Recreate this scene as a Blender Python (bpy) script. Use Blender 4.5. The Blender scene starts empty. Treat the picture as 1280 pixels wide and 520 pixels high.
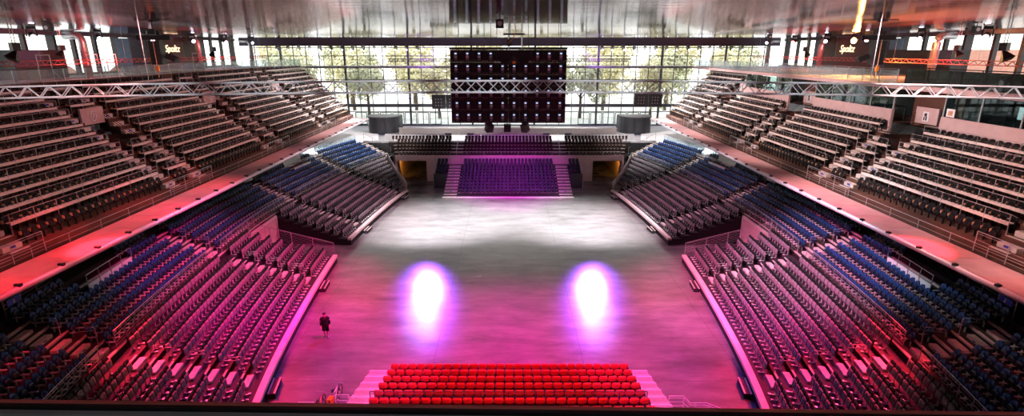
import bpy, math, random
import numpy as np
from mathutils import Vector, Matrix

random.seed(7)
PI = math.pi
BAD = []
SC = bpy.context.scene
COL = SC.collection
SC.view_settings.view_transform = 'Standard'
SC.view_settings.look = 'None'
SC.view_settings.gamma = 1.0
SC.view_settings.use_curve_mapping = False
SC.view_settings.exposure = 0.0
SC.cycles.use_denoising = True
SC.cycles.max_bounces = 6
SC.cycles.diffuse_bounces = 3
SC.cycles.glossy_bounces = 3
SC.cycles.transparent_max_bounces = 12
SC.cycles.sample_clamp_indirect = 6.0

ORD = ('zeroth first second third fourth fifth sixth seventh eighth ninth tenth eleventh twelfth thirteenth fourteenth '
       'fifteenth sixteenth seventeenth eighteenth nineteenth twentieth').split()
TENS = {20: 'twenty', 30: 'thirty', 40: 'forty', 50: 'fifty', 60: 'sixty', 70: 'seventy'}


def nth(n):
    if n <= 20:
        return ORD[n]
    if n % 10 == 0:
        return {30: 'thirtieth', 40: 'fortieth', 50: 'fiftieth', 60: 'sixtieth'}[n]
    return TENS[n // 10 * 10] + '-' + ORD[n % 10]


# ------------------------------------------------------------------ mesh builder
class MB:
    def __init__(self):
        self.v, self.f, self.m = [], [], []

    def add(self, vs, fs, mi=0):
        b = len(self.v)
        self.v.extend([tuple(p) for p in vs])
        for q in fs:
            self.f.append([b + i for i in q])
            self.m.append(mi)

    def quad(self, a, b, c, d, mi=0):
        self.add([a, b, c, d], [(0, 1, 2, 3)], mi)

    def box(self, c, s, rz=0.0, mi=0, rx=0.0, ry=0.0):
        x, y, z = s[0] / 2, s[1] / 2, s[2] / 2
        M = Matrix.Rotation(rz, 3, 'Z') @ Matrix.Rotation(ry, 3, 'Y') @ Matrix.Rotation(rx, 3, 'X')
        pts = [Vector(p) for p in ((-x, -y, -z), (x, -y, -z), (x, y, -z), (-x, y, -z), (-x, -y, z), (x, -y, z), (x, y, z), (-x, y, z))]
        c = Vector(c)
        self.add([M @ p + c for p in pts], [(0, 3, 2, 1), (4, 5, 6, 7), (0, 1, 5, 4), (1, 2, 6, 5), (2, 3, 7, 6), (3, 0, 4, 7)], mi)

    def bb(self, lo, hi, mi=0):
        self.box([(a + b) / 2 for a, b in zip(lo, hi)], [abs(b - a) for a, b in zip(lo, hi)], mi=mi)

    def bar(self, a, b, w, h, mi=0):
        a, b = Vector(a), Vector(b)
        d = (b - a)
        if d.length < 1e-6:
            return
        d.normalize()
        up = Vector((0, 0, 1)) if abs(d.z) < .95 else Vector((1, 0, 0))
        s = d.cross(up).normalized() * (w / 2)
        u = s.cross(d).normalized() * (h / 2)
        self.add([a - s - u, a + s - u, a + s + u, a - s + u, b - s - u, b + s - u, b + s + u, b - s + u],
                 [(0, 1, 2, 3), (7, 6, 5, 4), (0, 4, 5, 1), (1, 5, 6, 2), (2, 6, 7, 3), (3, 7, 4, 0)], mi)

    def tube(self, pts, r, n=8, mi=0, cap=True):
        pts = [Vector(p) for p in pts]
        rs = r if isinstance(r, (list, tuple)) else [r] * len(pts)
        rings = []
        for i, p in enumerate(pts):
            d = (pts[min(i + 1, len(pts) - 1)] - pts[max(i - 1, 0)]).normalized()
            up = Vector((0, 0, 1)) if abs(d.z) < .95 else Vector((1, 0, 0))
            s = d.cross(up).normalized()
            u = s.cross(d).normalized()
            rings.append([p + (s * math.cos(2 * PI * k / n) + u * math.sin(2 * PI * k / n)) * rs[i] for k in range(n)])
        vs = [q for ring in rings for q in ring]
        fs = []
        for i in range(len(pts) - 1):
            for k in range(n):
                fs.append((i * n + k, i * n + (k + 1) % n, (i + 1) * n + (k + 1) % n, (i + 1) * n + k))
        if cap:
            fs.append(tuple(range(n))[::-1])
            fs.append(tuple((len(pts) - 1) * n + k for k in range(n)))
        self.add(vs, fs, mi)

    def prism(self, poly, z0, z1, mi=0):
        n = len(poly)
        vs = [(x, y, z0) for x, y in poly] + [(x, y, z1) for x, y in poly]
        fs = [tuple(range(n))[::-1], tuple(range(n, 2 * n))] + [(k, (k + 1) % n, n + (k + 1) % n, n + k) for k in range(n)]
        self.add(vs, fs, mi)

    def panel(self, w, h, t, c=(0, 0, 0), tilt=0.0, curve=0.0, round_=.06, mi=0, nx=4, nz=3):
        """an upright rounded panel, centred on x, foot at z=0, curved back in y, tilted about x"""
        vs, fs = [], []
        M = Matrix.Rotation(tilt, 3, 'X')
        c = Vector(c)
        for side in (0, 1):
            for j in range(nz + 1):
                fz = j / nz
                inset = round_ if j in (nz,) else (round_ * .5 if j == 0 else 0)
                for i in range(nx + 1):
                    fx = i / nx * 2 - 1
                    x = fx * (w / 2 - inset)
                    y = curve * fx * fx + (t / 2 if side else -t / 2)
                    z = fz * h - (round_ * .45 * abs(fx) ** 3 if j == nz else 0)
                    vs.append(M @ Vector((x, y, z)) + c)
        n1 = (nx + 1) * (nz + 1)
        idx = lambda s, i, j: s * n1 + j * (nx + 1) + i
        for j in range(nz):
            for i in range(nx):
                fs.append((idx(0, i, j), idx(0, i + 1, j), idx(0, i + 1, j + 1), idx(0, i, j + 1)))
                fs.append((idx(1, i, j), idx(1, i, j + 1), idx(1, i + 1, j + 1), idx(1, i + 1, j)))
        for i in range(nx):
            fs.append((idx(0, i, 0), idx(1, i, 0), idx(1, i + 1, 0), idx(0, i + 1, 0)))
            fs.append((idx(0, i, nz), idx(0, i + 1, nz), idx(1, i + 1, nz), idx(1, i, nz)))
        for j in range(nz):
            fs.append((idx(0, 0, j), idx(0, 0, j + 1), idx(1, 0, j + 1), idx(1, 0, j)))
            fs.append((idx(0, nx, j), idx(1, nx, j), idx(1, nx, j + 1), idx(0, nx, j + 1)))
        self.add(vs, fs, mi)

    def mesh(self, name, mats, smooth=False):
        me = bpy.data.meshes.new(name)
        me.from_pydata(self.v, [], self.f)
        for m in (mats if isinstance(mats, (list, tuple)) else [mats]):
            me.materials.append(m)
        if len(me.materials) > 1:
            me.polygons.foreach_set('material_index', self.m)
        if smooth:
            me.polygons.foreach_set('use_smooth', [True] * len(me.polygons))
        me.update()
        return me

    def build(self, name, mats, parent=None, smooth=False, loc=None, rz=None):
        return link(name, self.mesh(name, mats, smooth), parent, loc, rz)


def link(name, me, parent=None, loc=None, rz=None):
    o = bpy.data.objects.new(name, me)
    COL.objects.link(o)
    if parent is not None:
        o.parent = parent
    if loc is not None:
        o.location = loc
    if rz is not None:
        o.rotation_euler = (0, 0, rz)
    return o


def tag(o, label, cat, group=None, kind=None):
    n = len(label.replace('-', ' ').split())
    if not 4 <= len(label.split()) <= 16:
        BAD.append(label)
    o['label'] = label
    o['category'] = cat
    if group:
        o['group'] = group
    if kind:
        o['kind'] = kind
    return o


def thing(name, label, cat, loc=(0, 0, 0), rz=0.0, group=None, kind=None):
    o = bpy.data.objects.new(name, None)
    o.empty_display_size = .2
    COL.objects.link(o)
    o.location = loc
    o.rotation_euler = (0, 0, rz)
    return tag(o, label, cat, group, kind)


def struct(o):
    o['kind'] = 'structure'
    return o


def dup(root, loc, rz, label, group=None, name=None):
    r = root.copy()
    COL.objects.link(r)
    r.location = loc
    r.rotation_euler = (0, 0, rz)
    r['label'] = label
    if not 4 <= len(label.split()) <= 16:
        BAD.append(label)
    if group:
        r['group'] = group
    for ch in list(root.children):
        c = ch.copy()
        COL.objects.link(c)
        c.parent = r
        for g in ch.children:
            d = g.copy()
            COL.objects.link(d)
            d.parent = c
    return r


_UNIT = {}


def rod(name, a, b, r, mat, parent, n=6):
    """a round bar from a to b as an object of its own (shared unit mesh)"""
    key = (mat.name, n)
    if key not in _UNIT:
        m = MB()
        m.tube([(0, 0, 0), (0, 0, 1)], 1.0, n)
        _UNIT[key] = m.mesh('rod_' + mat.name, mat, smooth=False)
    a, b = Vector(a), Vector(b)
    d = b - a
    o = bpy.data.objects.new(name, _UNIT[key])
    COL.objects.link(o)
    o.parent = parent
    o.location = a
    o.rotation_mode = 'QUATERNION'
    o.rotation_quaternion = d.to_track_quat('Z', 'Y')
    o.scale = (r, r, d.length)
    return o


# ------------------------------------------------------------------ materials
def mat(name, col, rough=.5, metal=0.0, var=.12, scale=3.0, spec=.5, emit=None, estr=0.0, bump=0.0, bscale=30.0):
    m = bpy.data.materials.new(name)
    m.use_nodes = True
    nt = m.node_tree
    b = nt.nodes['Principled BSDF']
    b.inputs['Roughness'].default_value = rough
    b.inputs['Metallic'].default_value = metal
    b.inputs['Specular IOR Level'].default_value = spec
    tc = nt.nodes.new('ShaderNodeTexCoord')
    nz = nt.nodes.new('ShaderNodeTexNoise')
    nz.inputs['Scale'].default_value = scale
    nz.inputs['Detail'].default_value = 4
    nt.links.new(tc.outputs['Object'], nz.inputs['Vector'])
    rp = nt.nodes.new('ShaderNodeValToRGB')
    rp.color_ramp.elements[0].position = .3
    rp.color_ramp.elements[1].position = .7
    rp.color_ramp.elements[0].color = (*[c * (1 - var) for c in col], 1)
    rp.color_ramp.elements[1].color = (*[min(1, c * (1 + var)) for c in col], 1)
    nt.links.new(nz.outputs['Fac'], rp.inputs['Fac'])
    nt.links.new(rp.outputs['Color'], b.inputs['Base Color'])
    if bump:
        n2 = nt.nodes.new('ShaderNodeTexNoise')
        n2.inputs['Scale'].default_value = bscale
        nt.links.new(tc.outputs['Object'], n2.inputs['Vector'])
        bp = nt.nodes.new('ShaderNodeBump')
        bp.inputs['Strength'].default_value = bump
        nt.links.new(n2.outputs['Fac'], bp.inputs['Height'])
        nt.links.new(bp.outputs['Normal'], b.inputs['Normal'])
    if emit:
        b.inputs['Emission Color'].default_value = (*emit, 1)
        b.inputs['Emission Strength'].default_value = estr
    return m


def glass_mat(name, tint, refl=.12, opac=0.0, body=(.5, .6, .65), rough=.02):
    m = bpy.data.materials.new(name)
    m.use_nodes = True
    nt = m.node_tree
    nt.nodes.clear()
    out = nt.nodes.new('ShaderNodeOutputMaterial')
    tr = nt.nodes.new('ShaderNodeBsdfTransparent')
    tr.inputs['Color'].default_value = (*tint, 1)
    gl = nt.nodes.new('ShaderNodeBsdfGlossy')
    gl.inputs['Roughness'].default_value = rough
    gl.inputs['Color'].default_value = (.9, .95, 1, 1)
    lw = nt.nodes.new('ShaderNodeLayerWeight')
    lw.inputs['Blend'].default_value = .5
    pw = nt.nodes.new('ShaderNodeMath'); pw.operation = 'POWER'; pw.inputs[1].default_value = 4.0
    nt.links.new(lw.outputs['Facing'], pw.inputs[0])
    ml = nt.nodes.new('ShaderNodeMath'); ml.operation = 'MULTIPLY_ADD'; ml.inputs[1].default_value = .85; ml.inputs[2].default_value = .04
    nt.links.new(pw.outputs[0], ml.inputs[0])
    mx = nt.nodes.new('ShaderNodeMixShader')
    nt.links.new(ml.outputs[0], mx.inputs['Fac'])
    nt.links.new(tr.outputs['BSDF'], mx.inputs[1])
    nt.links.new(gl.outputs['BSDF'], mx.inputs[2])
    last = mx
    if opac > 0:
        df = nt.nodes.new('ShaderNodeBsdfDiffuse')
        df.inputs['Color'].default_value = (*body, 1)
        m2 = nt.nodes.new('ShaderNodeMixShader')
        m2.inputs['Fac'].default_value = opac
        nt.links.new(last.outputs[0], m2.inputs[1])
        nt.links.new(df.outputs['BSDF'], m2.inputs[2])
        last = m2
    nt.links.new(last.outputs[0], out.inputs['Surface'])
    return m


M = {}
M['black'] = mat('black_metal', (.012, .012, .014), .45, 0, .2)
M['dark'] = mat('dark_grey', (.05, .05, .055), .6, 0, .2)
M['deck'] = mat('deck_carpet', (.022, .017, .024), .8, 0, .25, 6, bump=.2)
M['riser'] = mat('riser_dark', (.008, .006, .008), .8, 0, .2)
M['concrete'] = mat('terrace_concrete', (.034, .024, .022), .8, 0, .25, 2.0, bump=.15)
M['brownconc'] = mat('brown_riser', (.085, .036, .022), .75, 0, .25, 1.5)
M['edging'] = mat('pale_edging', (.42, .36, .33), .6, 0, .2, 5)
M['step'] = mat('pale_step', (.60, .53, .49), .55, 0, .15, 4)
M['kerb'] = mat('kerb_laminate', (.72, .62, .60), .4, 0, .08, 2)
M['grey_pad'] = mat('grey_upholstery', (.20, .165, .19), .85, 0, .1, 9, bump=.2, bscale=200)
M['seat_black'] = mat('black_plastic', (.005, .005, .007), .5, 0, .2, spec=.25)
M['seat_blue'] = mat('blue_plastic', (.006, .05, .19), .4, 0, .15, spec=.35)
M['seat_navy'] = mat('navy_plastic', (.006, .014, .05), .35, 0, .15)
M['seat_red'] = mat('red_upholstery', (.72, .03, .03), .6, 0, .12, 9)
M['bracket'] = mat('pale_bracket', (.80, .78, .78), .4, .3, .1)
M['bracket_wood'] = mat('tan_bracket', (.55, .30, .16), .5, 0, .2)
M['steel'] = mat('brushed_steel', (.55, .55, .57), .35, .8, .1, 8)
M['galv'] = mat('painted_rail', (.40, .37, .38), .4, .4, .1, 8)
M['alu'] = mat('truss_aluminium', (.74, .75, .78), .4, .25, .08, 6)
M['truss_red'] = mat('red_truss', (.70, .17, .15), .4, .2, .15, 4)
M['truss_dark'] = mat('dark_truss', (.10, .08, .12), .4, .5, .15, 4)
M['ledge'] = mat('ledge_panel', (.50, .29, .29), .7, 0, .10, 1.2, bump=.1)
M['ledge_b'] = mat('ledge_panel_warm', (.54, .28, .275), .7, 0, .10, 1.2, bump=.1)
M['nosetube'] = mat('nose_tube', (.78, .74, .80), .35, .3, .06)
M['desk'] = mat('desk_top', (.66, .57, .52), .5, 0, .16, 3)
M['fitting'] = mat('desk_fittings', (.02, .02, .022), .5)
M['white'] = mat('white_panel', (.78, .78, .80), .5, 0, .04)
M['pinkwall'] = mat('rose_wall', (.56, .40, .39), .7, 0, .08, 1.5)
M['brown'] = mat('brown_wall', (.10, .040, .027), .65, 0, .2, 1.2)
M['frame'] = mat('window_frame_grey', (.17, .18, .20), .45, .3, .1)
M['fin'] = mat('facade_fin', (.035, .03, .035), .5, .2, .2)
M['slab'] = mat('gallery_slab', (.33, .33, .35), .6, 0, .1)
M['counter'] = mat('concourse_counter', (.42, .36, .33), .6, 0, .1)
M['sign_blue'] = mat('blue_sign', (.02, .05, .45), .4, 0, .05)
M['orange'] = mat('orange_paint', (.85, .28, .03), .5, 0, .1)
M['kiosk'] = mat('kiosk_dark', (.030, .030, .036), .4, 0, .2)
M['kiosk_blue'] = mat('kiosk_blue', (.05, .09, .17), .4, 0, .15)
M['skin'] = mat('skin', (.62, .36, .27), .55, 0, .06, 12)
M['cloth_black'] = mat('black_cloth', (.014, .013, .018), .85, 0, .2, 20)
M['hair'] = mat('dark_hair', (.03, .02, .015), .6, 0, .3, 40)
M['shoe'] = mat('pale_shoe', (.45, .45, .5), .6)
M['rubber'] = mat('tyre_rubber', (.012, .012, .012), .7)
M['white_paint'] = mat('white_paint', (.82, .82, .82), .3)
M['terrain'] = mat('outdoor_paving', (.82, .81, .78), .9, 0, .2, .3)
M['bark'] = mat('bark', (.10, .07, .05), .9, 0, .3, 6)
M['leafA'] = mat('autumn_leaf_yellow', (.74, .68, .42), .7, 0, .35, .8)
M['leafB'] = mat('autumn_leaf_green', (.56, .56, .36), .7, 0, .35, .8)
M['house'] = mat('house_render', (.62, .58, .54), .85, 0, .08, .5)
M['houseroof'] = mat('house_roof', (.38, .16, .11), .8, 0, .2, 2)
M['housewin'] = mat('house_window', (.12, .14, .17), .2)
M['glass'] = glass_mat('clear_glass', (.975, .985, .98))
M['railglass'] = glass_mat('rail_glass', (.80, .88, .90), opac=.20, body=(.7, .8, .85))
M['boxglass'] = glass_mat('box_glass', (.45, .56, .54), opac=.0)
M['darkglass'] = glass_mat('dark_rail_glass', (.12, .14, .15), opac=.35, body=(.03, .04, .045))  # rail glass with a dark reflection put into its colour
M['led_white'] = mat('lamp_white', (.9, .9, 1), .3, emit=(.80, .84, 1.0), estr=5)
M['led_blue'] = mat('lamp_blue', (.3, .4, 1), .3, emit=(.35, .42, 1.0), estr=6)
M['led_red'] = mat('lamp_red', (1, .1, .1), .3, emit=(1, .10, .06), estr=8)
M['led_ind'] = mat('indicator_blue', (.5, .7, 1), .3, emit=(.45, .66, 1.0), estr=1.3)
M['led_amber'] = mat('lamp_amber', (1, .5, .1), .3, emit=(1.0, .45, .10), estr=60)
M['led_warm'] = mat('sign_warm', (1, .8, .5), .3, emit=(1.0, .74, .45), estr=2.2)
M['screen'] = mat('lit_screen', (.8, .85, 1), .3, emit=(.9, .95, 1.0), estr=1.6)


def floor_mat():
    m = bpy.data.materials.new('resin_floor')
    m.use_nodes = True
    nt = m.node_tree
    b = nt.nodes['Principled BSDF']
    tc = nt.nodes.new('ShaderNodeTexCoord')
    mp = nt.nodes.new('ShaderNodeMapping')
    mp.inputs['Scale'].default_value = (.5, 1.4, 1)
    nt.links.new(tc.outputs['Object'], mp.inputs['Vector'])
    n1 = nt.nodes.new('ShaderNodeTexNoise')
    n1.inputs['Scale'].default_value = .55
    n1.inputs['Detail'].default_value = 9
    n1.inputs['Roughness'].default_value = .68
    nt.links.new(mp.outputs['Vector'], n1.inputs['Vector'])
    r1 = nt.nodes.new('ShaderNodeValToRGB')
    r1.color_ramp.elements[0].position = .32
    r1.color_ramp.elements[1].position = .68
    r1.color_ramp.elements[0].color = (.10, .095, .10, 1)
    r1.color_ramp.elements[1].color = (.22, .21, .22, 1)
    nt.links.new(n1.outputs['Fac'], r1.inputs['Fac'])
    # slab joints
    sep = nt.nodes.new('ShaderNodeSeparateXYZ')
    nt.links.new(tc.outputs['Object'], sep.inputs[0])
    masks = []
    for ax, per, off in (('X', 9.0, 4.6), ('Y', 9.2, 1.4)):
        a = nt.nodes.new('ShaderNodeMath'); a.operation = 'ADD'; a.inputs[1].default_value = off + 900 * per / 9
        nt.links.new(sep.outputs[ax], a.inputs[0])
        md = nt.nodes.new('ShaderNodeMath'); md.operation = 'MODULO'; md.inputs[1].default_value = per
        nt.links.new(a.outputs[0], md.inputs[0])
        lt = nt.nodes.new('ShaderNodeMath'); lt.operation = 'LESS_THAN'; lt.inputs[1].default_value = .05
        nt.links.new(md.outputs[0], lt.inputs[0])
        masks.append(lt)
    mxm = nt.nodes.new('ShaderNodeMath'); mxm.operation = 'MAXIMUM'
    nt.links.new(masks[0].outputs[0], mxm.inputs[0]); nt.links.new(masks[1].outputs[0], mxm.inputs[1])
    mm = nt.nodes.new('ShaderNodeMath'); mm.operation = 'MULTIPLY'; mm.inputs[1].default_value = .55
    nt.links.new(mxm.outputs[0], mm.inputs[0])
    mix = nt.nodes.new('ShaderNodeMix'); mix.data_type = 'RGBA'
    nt.links.new(mm.outputs[0], mix.inputs['Factor'])
    nt.links.new(r1.outputs['Color'], mix.inputs['A'])
    mix.inputs['B'].default_value = (.08, .08, .08, 1)
    nt.links.new(mix.outputs['Result'], b.inputs['Base Color'])
    r2 = nt.nodes.new('ShaderNodeValToRGB')
    r2.color_ramp.elements[0].color = (.17, .17, .17, 1)
    r2.color_ramp.elements[1].color = (.32, .32, .32, 1)
    nt.links.new(n1.outputs['Fac'], r2.inputs['Fac'])
    nt.links.new(r2.outputs['Color'], b.inputs['Roughness'])
    b.inputs['Specular IOR Level'].default_value = .75
    b.inputs['IOR'].default_value = 1.6
    bp = nt.nodes.new('ShaderNodeBump')
    bp.inputs['Strength'].default_value = .06
    nt.links.new(n1.outputs['Fac'], bp.inputs['Height'])
    nt.links.new(bp.outputs['Normal'], b.inputs['Normal'])
    return m


def ceiling_mat():
    m = bpy.data.materials.new('corrugated_ceiling')
    m.use_nodes = True
    nt = m.node_tree
    b = nt.nodes['Principled BSDF']
    tc = nt.nodes.new('ShaderNodeTexCoord')
    nz = nt.nodes.new('ShaderNodeTexNoise')
    nz.inputs['Scale'].default_value = .35
    nt.links.new(tc.outputs['Object'], nz.inputs['Vector'])
    rp = nt.nodes.new('ShaderNodeValToRGB')
    rp.color_ramp.elements[0].color = (.58, .49, .56, 1)
    rp.color_ramp.elements[1].color = (.70, .62, .66, 1)
    nt.links.new(nz.outputs['Fac'], rp.inputs['Fac'])
    sep = nt.nodes.new('ShaderNodeSeparateXYZ')
    nt.links.new(tc.outputs['Object'], sep.inputs[0])
    ad = nt.nodes.new('ShaderNodeMath'); ad.operation = 'ADD'; ad.inputs[1].default_value = 90.0
    nt.links.new(sep.outputs['Y'], ad.inputs[0])
    mo = nt.nodes.new('ShaderNodeMath'); mo.operation = 'MODULO'; mo.inputs[1].default_value = 1.5
    nt.links.new(ad.outputs[0], mo.inputs[0])
    le = nt.nodes.new('ShaderNodeMath'); le.operation = 'LESS_THAN'; le.inputs[1].default_value = .28
    nt.links.new(mo.outputs[0], le.inputs[0])
    m8 = nt.nodes.new('ShaderNodeMath'); m8.operation = 'MULTIPLY'; m8.inputs[1].default_value = .6
    nt.links.new(le.outputs[0], m8.inputs[0])
    mxc = nt.nodes.new('ShaderNodeMix'); mxc.data_type = 'RGBA'
    nt.links.new(m8.outputs[0], mxc.inputs['Factor'])
    nt.links.new(rp.outputs['Color'], mxc.inputs['A'])
    mxc.inputs['B'].default_value = (.02, .015, .02, 1)
    nt.links.new(mxc.outputs['Result'], b.inputs['Base Color'])
    b.inputs['Metallic'].default_value = .93
    b.inputs['Roughness'].default_value = .05
    return m


M['floor'] = floor_mat()
M['ceiling'] = ceiling_mat()

# ------------------------------------------------------------------ camera (pose of the photograph)
F_PX, TILT, CAM_H = 667.0, math.radians(16.5), 18.0
CX, CY = 637.0, 260.0
cam = bpy.data.cameras.new('camera')
cam.sensor_width = 36
cam.lens = 36 * F_PX / 1280
cam.shift_x = 3 / 1280
cam.clip_start = .05
cam.clip_end = 600
co = bpy.data.objects.new('camera', cam)
COL.objects.link(co)
co.location = (0, 0, CAM_H)
co.rotation_euler = (PI / 2 - TILT, 0, 0)
SC.camera = co


def project(p):
    s, c = math.sin(TILT), math.cos(TILT)
    dz = p[2] - CAM_H
    zc = p[1] * c - dz * s
    if zc < .5:
        return (-999, -999, .001)
    return (CX + F_PX * p[0] / zc, CY + F_PX * (-p[1] * s - dz * c) / zc, F_PX / zc)


# ------------------------------------------------------------------ plan of the bowl
YC = 46.0


def front_x(s):
    u = abs(s)
    lin = math.sqrt(u * u + 4) - 2
    k = .006 if s > 0 else .003
    return 15.3 - .062 * lin - .0018 * u * u - k * max(0, u - 14) ** 2


def bowl(side, s, o, z=0.0):
    x = front_x(s)
    dx = (front_x(s + .05) - front_x(s - .05)) / .1
    L = math.hypot(1, dx)
    return Vector((side * (x + o / L), YC + s - o * dx / L, z))


def facing(side, s):
    """heading (about z) of a seat whose local +y looks to the arena"""
    dx = (front_x(s + .05) - front_x(s - .05)) / .1
    return math.atan2(dx, -side * 1.0) - PI / 2


SIDE = {-1: 'left', 1: 'right'}
TEL = [(0.0 if i == 0 else .4 + .85 * i, .4 + .85 * (i + 1), .62 + .28 * i) for i in range(8)]       # o0, o1, z
O_BLUE = TEL[-1][1]                                                                                 # 7.2
BLUE = [(O_BLUE + .02 + .80 * j, O_BLUE + .02 + .80 * (j + 1), 3.0 + .34 * j) for j in range(6)]
O_TOP = BLUE[-1][1]
Z_CON = 5.0
# ================================================================== SETTING
Z_CEIL, Z_UP = 19.8, 15.4
FX = 47.0            # side facades
FY = 96.0            # far facade
m = MB(); m.bb((-48, -9, -.3), (48, 97.2, 0)); struct(m.build('floor', M['floor']))
m = MB()
PER, AMP, NS = .6, .010, 8
nrow = int(106.5 / PER * NS)
vs = []
for k in range(nrow + 1):
    y = -9 + 106.5 * k / nrow
    z = Z_CEIL + AMP * (1 + math.sin(2 * PI * y / PER))
    vs += [(-48.5, y, z), (48.5, y, z)]
m.add(vs, [(2 * k, 2 * k + 2, 2 * k + 3, 2 * k + 1) for k in range(nrow)])
m.bb((-48.5, -9, Z_CEIL + .05), (48.5, 97.5, Z_CEIL + .4))
struct(m.build('ceiling', M['ceiling'], smooth=True))
m = MB(); m.bb((-48, -9.4, 0), (48, -9, Z_CEIL)); struct(m.build('wall_near', M['kiosk']))
for sd in (-1, 1):
    m = MB(); m.bb((sd * 47.2, -9, 0), (sd * 47.6, 97, Z_UP - .02)); struct(m.build('wall_' + SIDE[sd], M['slab']))
m = MB(); m.bb((-48, 97.0, 0), (48, 97.4, Z_CON)); struct(m.build('wall_far', M['slab']))
# roof edge beam in front of the far facade
m = MB(); m.bb((-44, 90.7, 18.62), (44, 91.3, Z_CEIL - .01)); struct(m.build('trim_1', M['truss_dark']))
for sd in (-1, 1):
    m = MB(); m.bar((sd * 45.2, 20, 19.62), (sd * 45.2, 90.6, 19.62), .35, .34); struct(m.build('trim_%d' % (2 + (sd > 0)), M['truss_dark']))

# upper concourse slabs, far gallery, lower concourse floors
for sd, xin in ((-1, 34.6), (1, 30.6)):
    m = MB(); m.bb((sd * xin, -9, Z_UP - .35), (sd * 47.1, 93.0, Z_UP)); struct(m.build('floor_upper_' + SIDE[sd], M['pinkwall' if sd > 0 else 'slab']))
m = MB(); m.bb((-34.5, 92.4, Z_UP - .35), (30.5, 95.6, Z_UP)); struct(m.build('floor_gallery', M['slab']))
for sd in (-1, 1):
    for nm_, s0, s1, mt_ in (('near_', -29, 9.0, 'kiosk'), ('', 9.0, 29.5, 'white')):  # near floor coloured dark for the shade under the balcony
        inner = [tuple(bowl(sd, s, O_TOP + .02)[:2]) for s in np.linspace(s0, s1, 22)]
        if nm_:
            poly = inner + [(sd * 47.1, inner[-1][1]), (sd * 47.1, inner[0][1])]
        else:
            poly = inner + [(sd * 21.2, 79.4), (sd * 21.2, 95.8), (sd * 47.1, 95.8), (sd * 47.1, inner[0][1] + .01)]
        if sd < 0:
            poly = poly[::-1]
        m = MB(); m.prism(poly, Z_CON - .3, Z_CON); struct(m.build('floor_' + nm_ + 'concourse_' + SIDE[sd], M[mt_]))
m = MB(); m.bb((-21.15, 79.25, 4.7), (21.15, 95.8, 5.0)); struct(m.build('floor_concourse_far', M['white']))
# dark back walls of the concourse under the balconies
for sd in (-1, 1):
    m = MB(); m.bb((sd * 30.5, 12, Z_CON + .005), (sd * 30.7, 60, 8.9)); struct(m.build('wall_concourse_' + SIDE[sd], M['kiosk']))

# ------------------------------------------------------------------ glazed facades (windows of the hall)
def facade_far():
    fr, gl = MB(), MB()
    x = -44.0
    k = 0
    while x <= 44.01:
        w = .34 if k % 5 == 2 else .11
        fr.bb((x - w / 2, FY - .12, 5.0), (x + w / 2, FY + .12, Z_CEIL - .01))
        x += 2.2
        k += 1
    for z, h in ((5.1, .2), (7.45, .12), (8.55, .55), (10.9, .09), (13.0, .12), (14.3, .07), (17.0, .14), (18.4, .12), (19.6, .3)):
        fr.bb((-45, FY - .10, z - h / 2), (45, FY + .10, z + h / 2))
    # part transoms of single bays
    for i, (xx, z) in enumerate(((-23, 12.2), (-16.4, 12.4), (-9.8, 12.2), (10, 12.3), (14.4, 12.3), (18.8, 9.8), (-14.2, 9.7), (-18.6, 9.8))):
        fr.bb((xx, FY - .08, z - .05), (xx + 4.4, FY + .08, z + .05))
    gl.bb((-44, FY - .01, 5.1), (44, FY + .01, Z_CEIL - .05))
    return fr, gl


fr, gl = facade_far()
w = struct(fr.build('window_1', M['frame']))
gl.build('pane', M['glass'], w)
for n_, sd in ((2, -1), (3, 1)):
    fr, gl = MB(), MB()
    y = 8.0
    k = 0
    while y < 95:
        d = .8 if k % 3 == 1 else .42
        fr.bb((sd * (FX - d), y - .16, Z_UP), (sd * FX, y + .16, Z_CEIL - .01), 0)
        y += 3.05
        k += 1
    for z, h in ((Z_UP + .1, .2), (Z_UP + 1.15, .07), (Z_CEIL - .2, .35)):
        fr.bb((sd * (FX - .1), 8, z - h / 2), (sd * (FX + .05), 95.5, z + h / 2))
    gl.bb((sd * (FX - .02), 8, Z_UP), (sd * FX, 95.5, Z_CEIL - .05))
    w = struct(fr.build('window_%d' % n_, M['fin']))
    gl.build('pane', M['glass'], w)

# entrance doors in the far facade
DOORX = [-26.4, -24.2, -22.0, -19.8, -17.6, -15.4, -13.2, 13.2, 15.4, 17.6, 19.8, 22.0, 24.2]
for i, x in enumerate(DOORX):
    m = MB()
    for xx in (x - .98, x + .98):
        m.bb((xx - .06, FY - .3, 5.25), (xx + .06, FY - .14, 7.35))
    m.bb((x - 1.0, FY - .3, 7.25), (x + 1.0, FY - .14, 7.37))
    m.bb((x - 1.0, FY - .3, 5.24), (x + 1.0, FY - .14, 5.34))
    d = struct(m.build('door_%d' % (i + 1), M['frame']))
    g = MB(); g.bb((x - .92, FY - .23, 5.34), (x + .92, FY - .21, 7.25)); g.build('pane', M['glass'], d)
    h = MB(); h.bb((x + .6, FY - .36, 6.0), (x + .66, FY - .30, 6.9)); h.build('door_handle', M['steel'], d)

# ------------------------------------------------------------------ outdoors
m = MB(); m.bb((-190, 97.6, 4.4), (190, 210, 4.9)); m.bb((-190, -30, 4.4), (-48.6, 97.6, 4.9)); m.bb((48.6, -30, 4.4), (190, 97.6, 4.9))
struct(m.build('ground_outside', M['terrain']))


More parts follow.
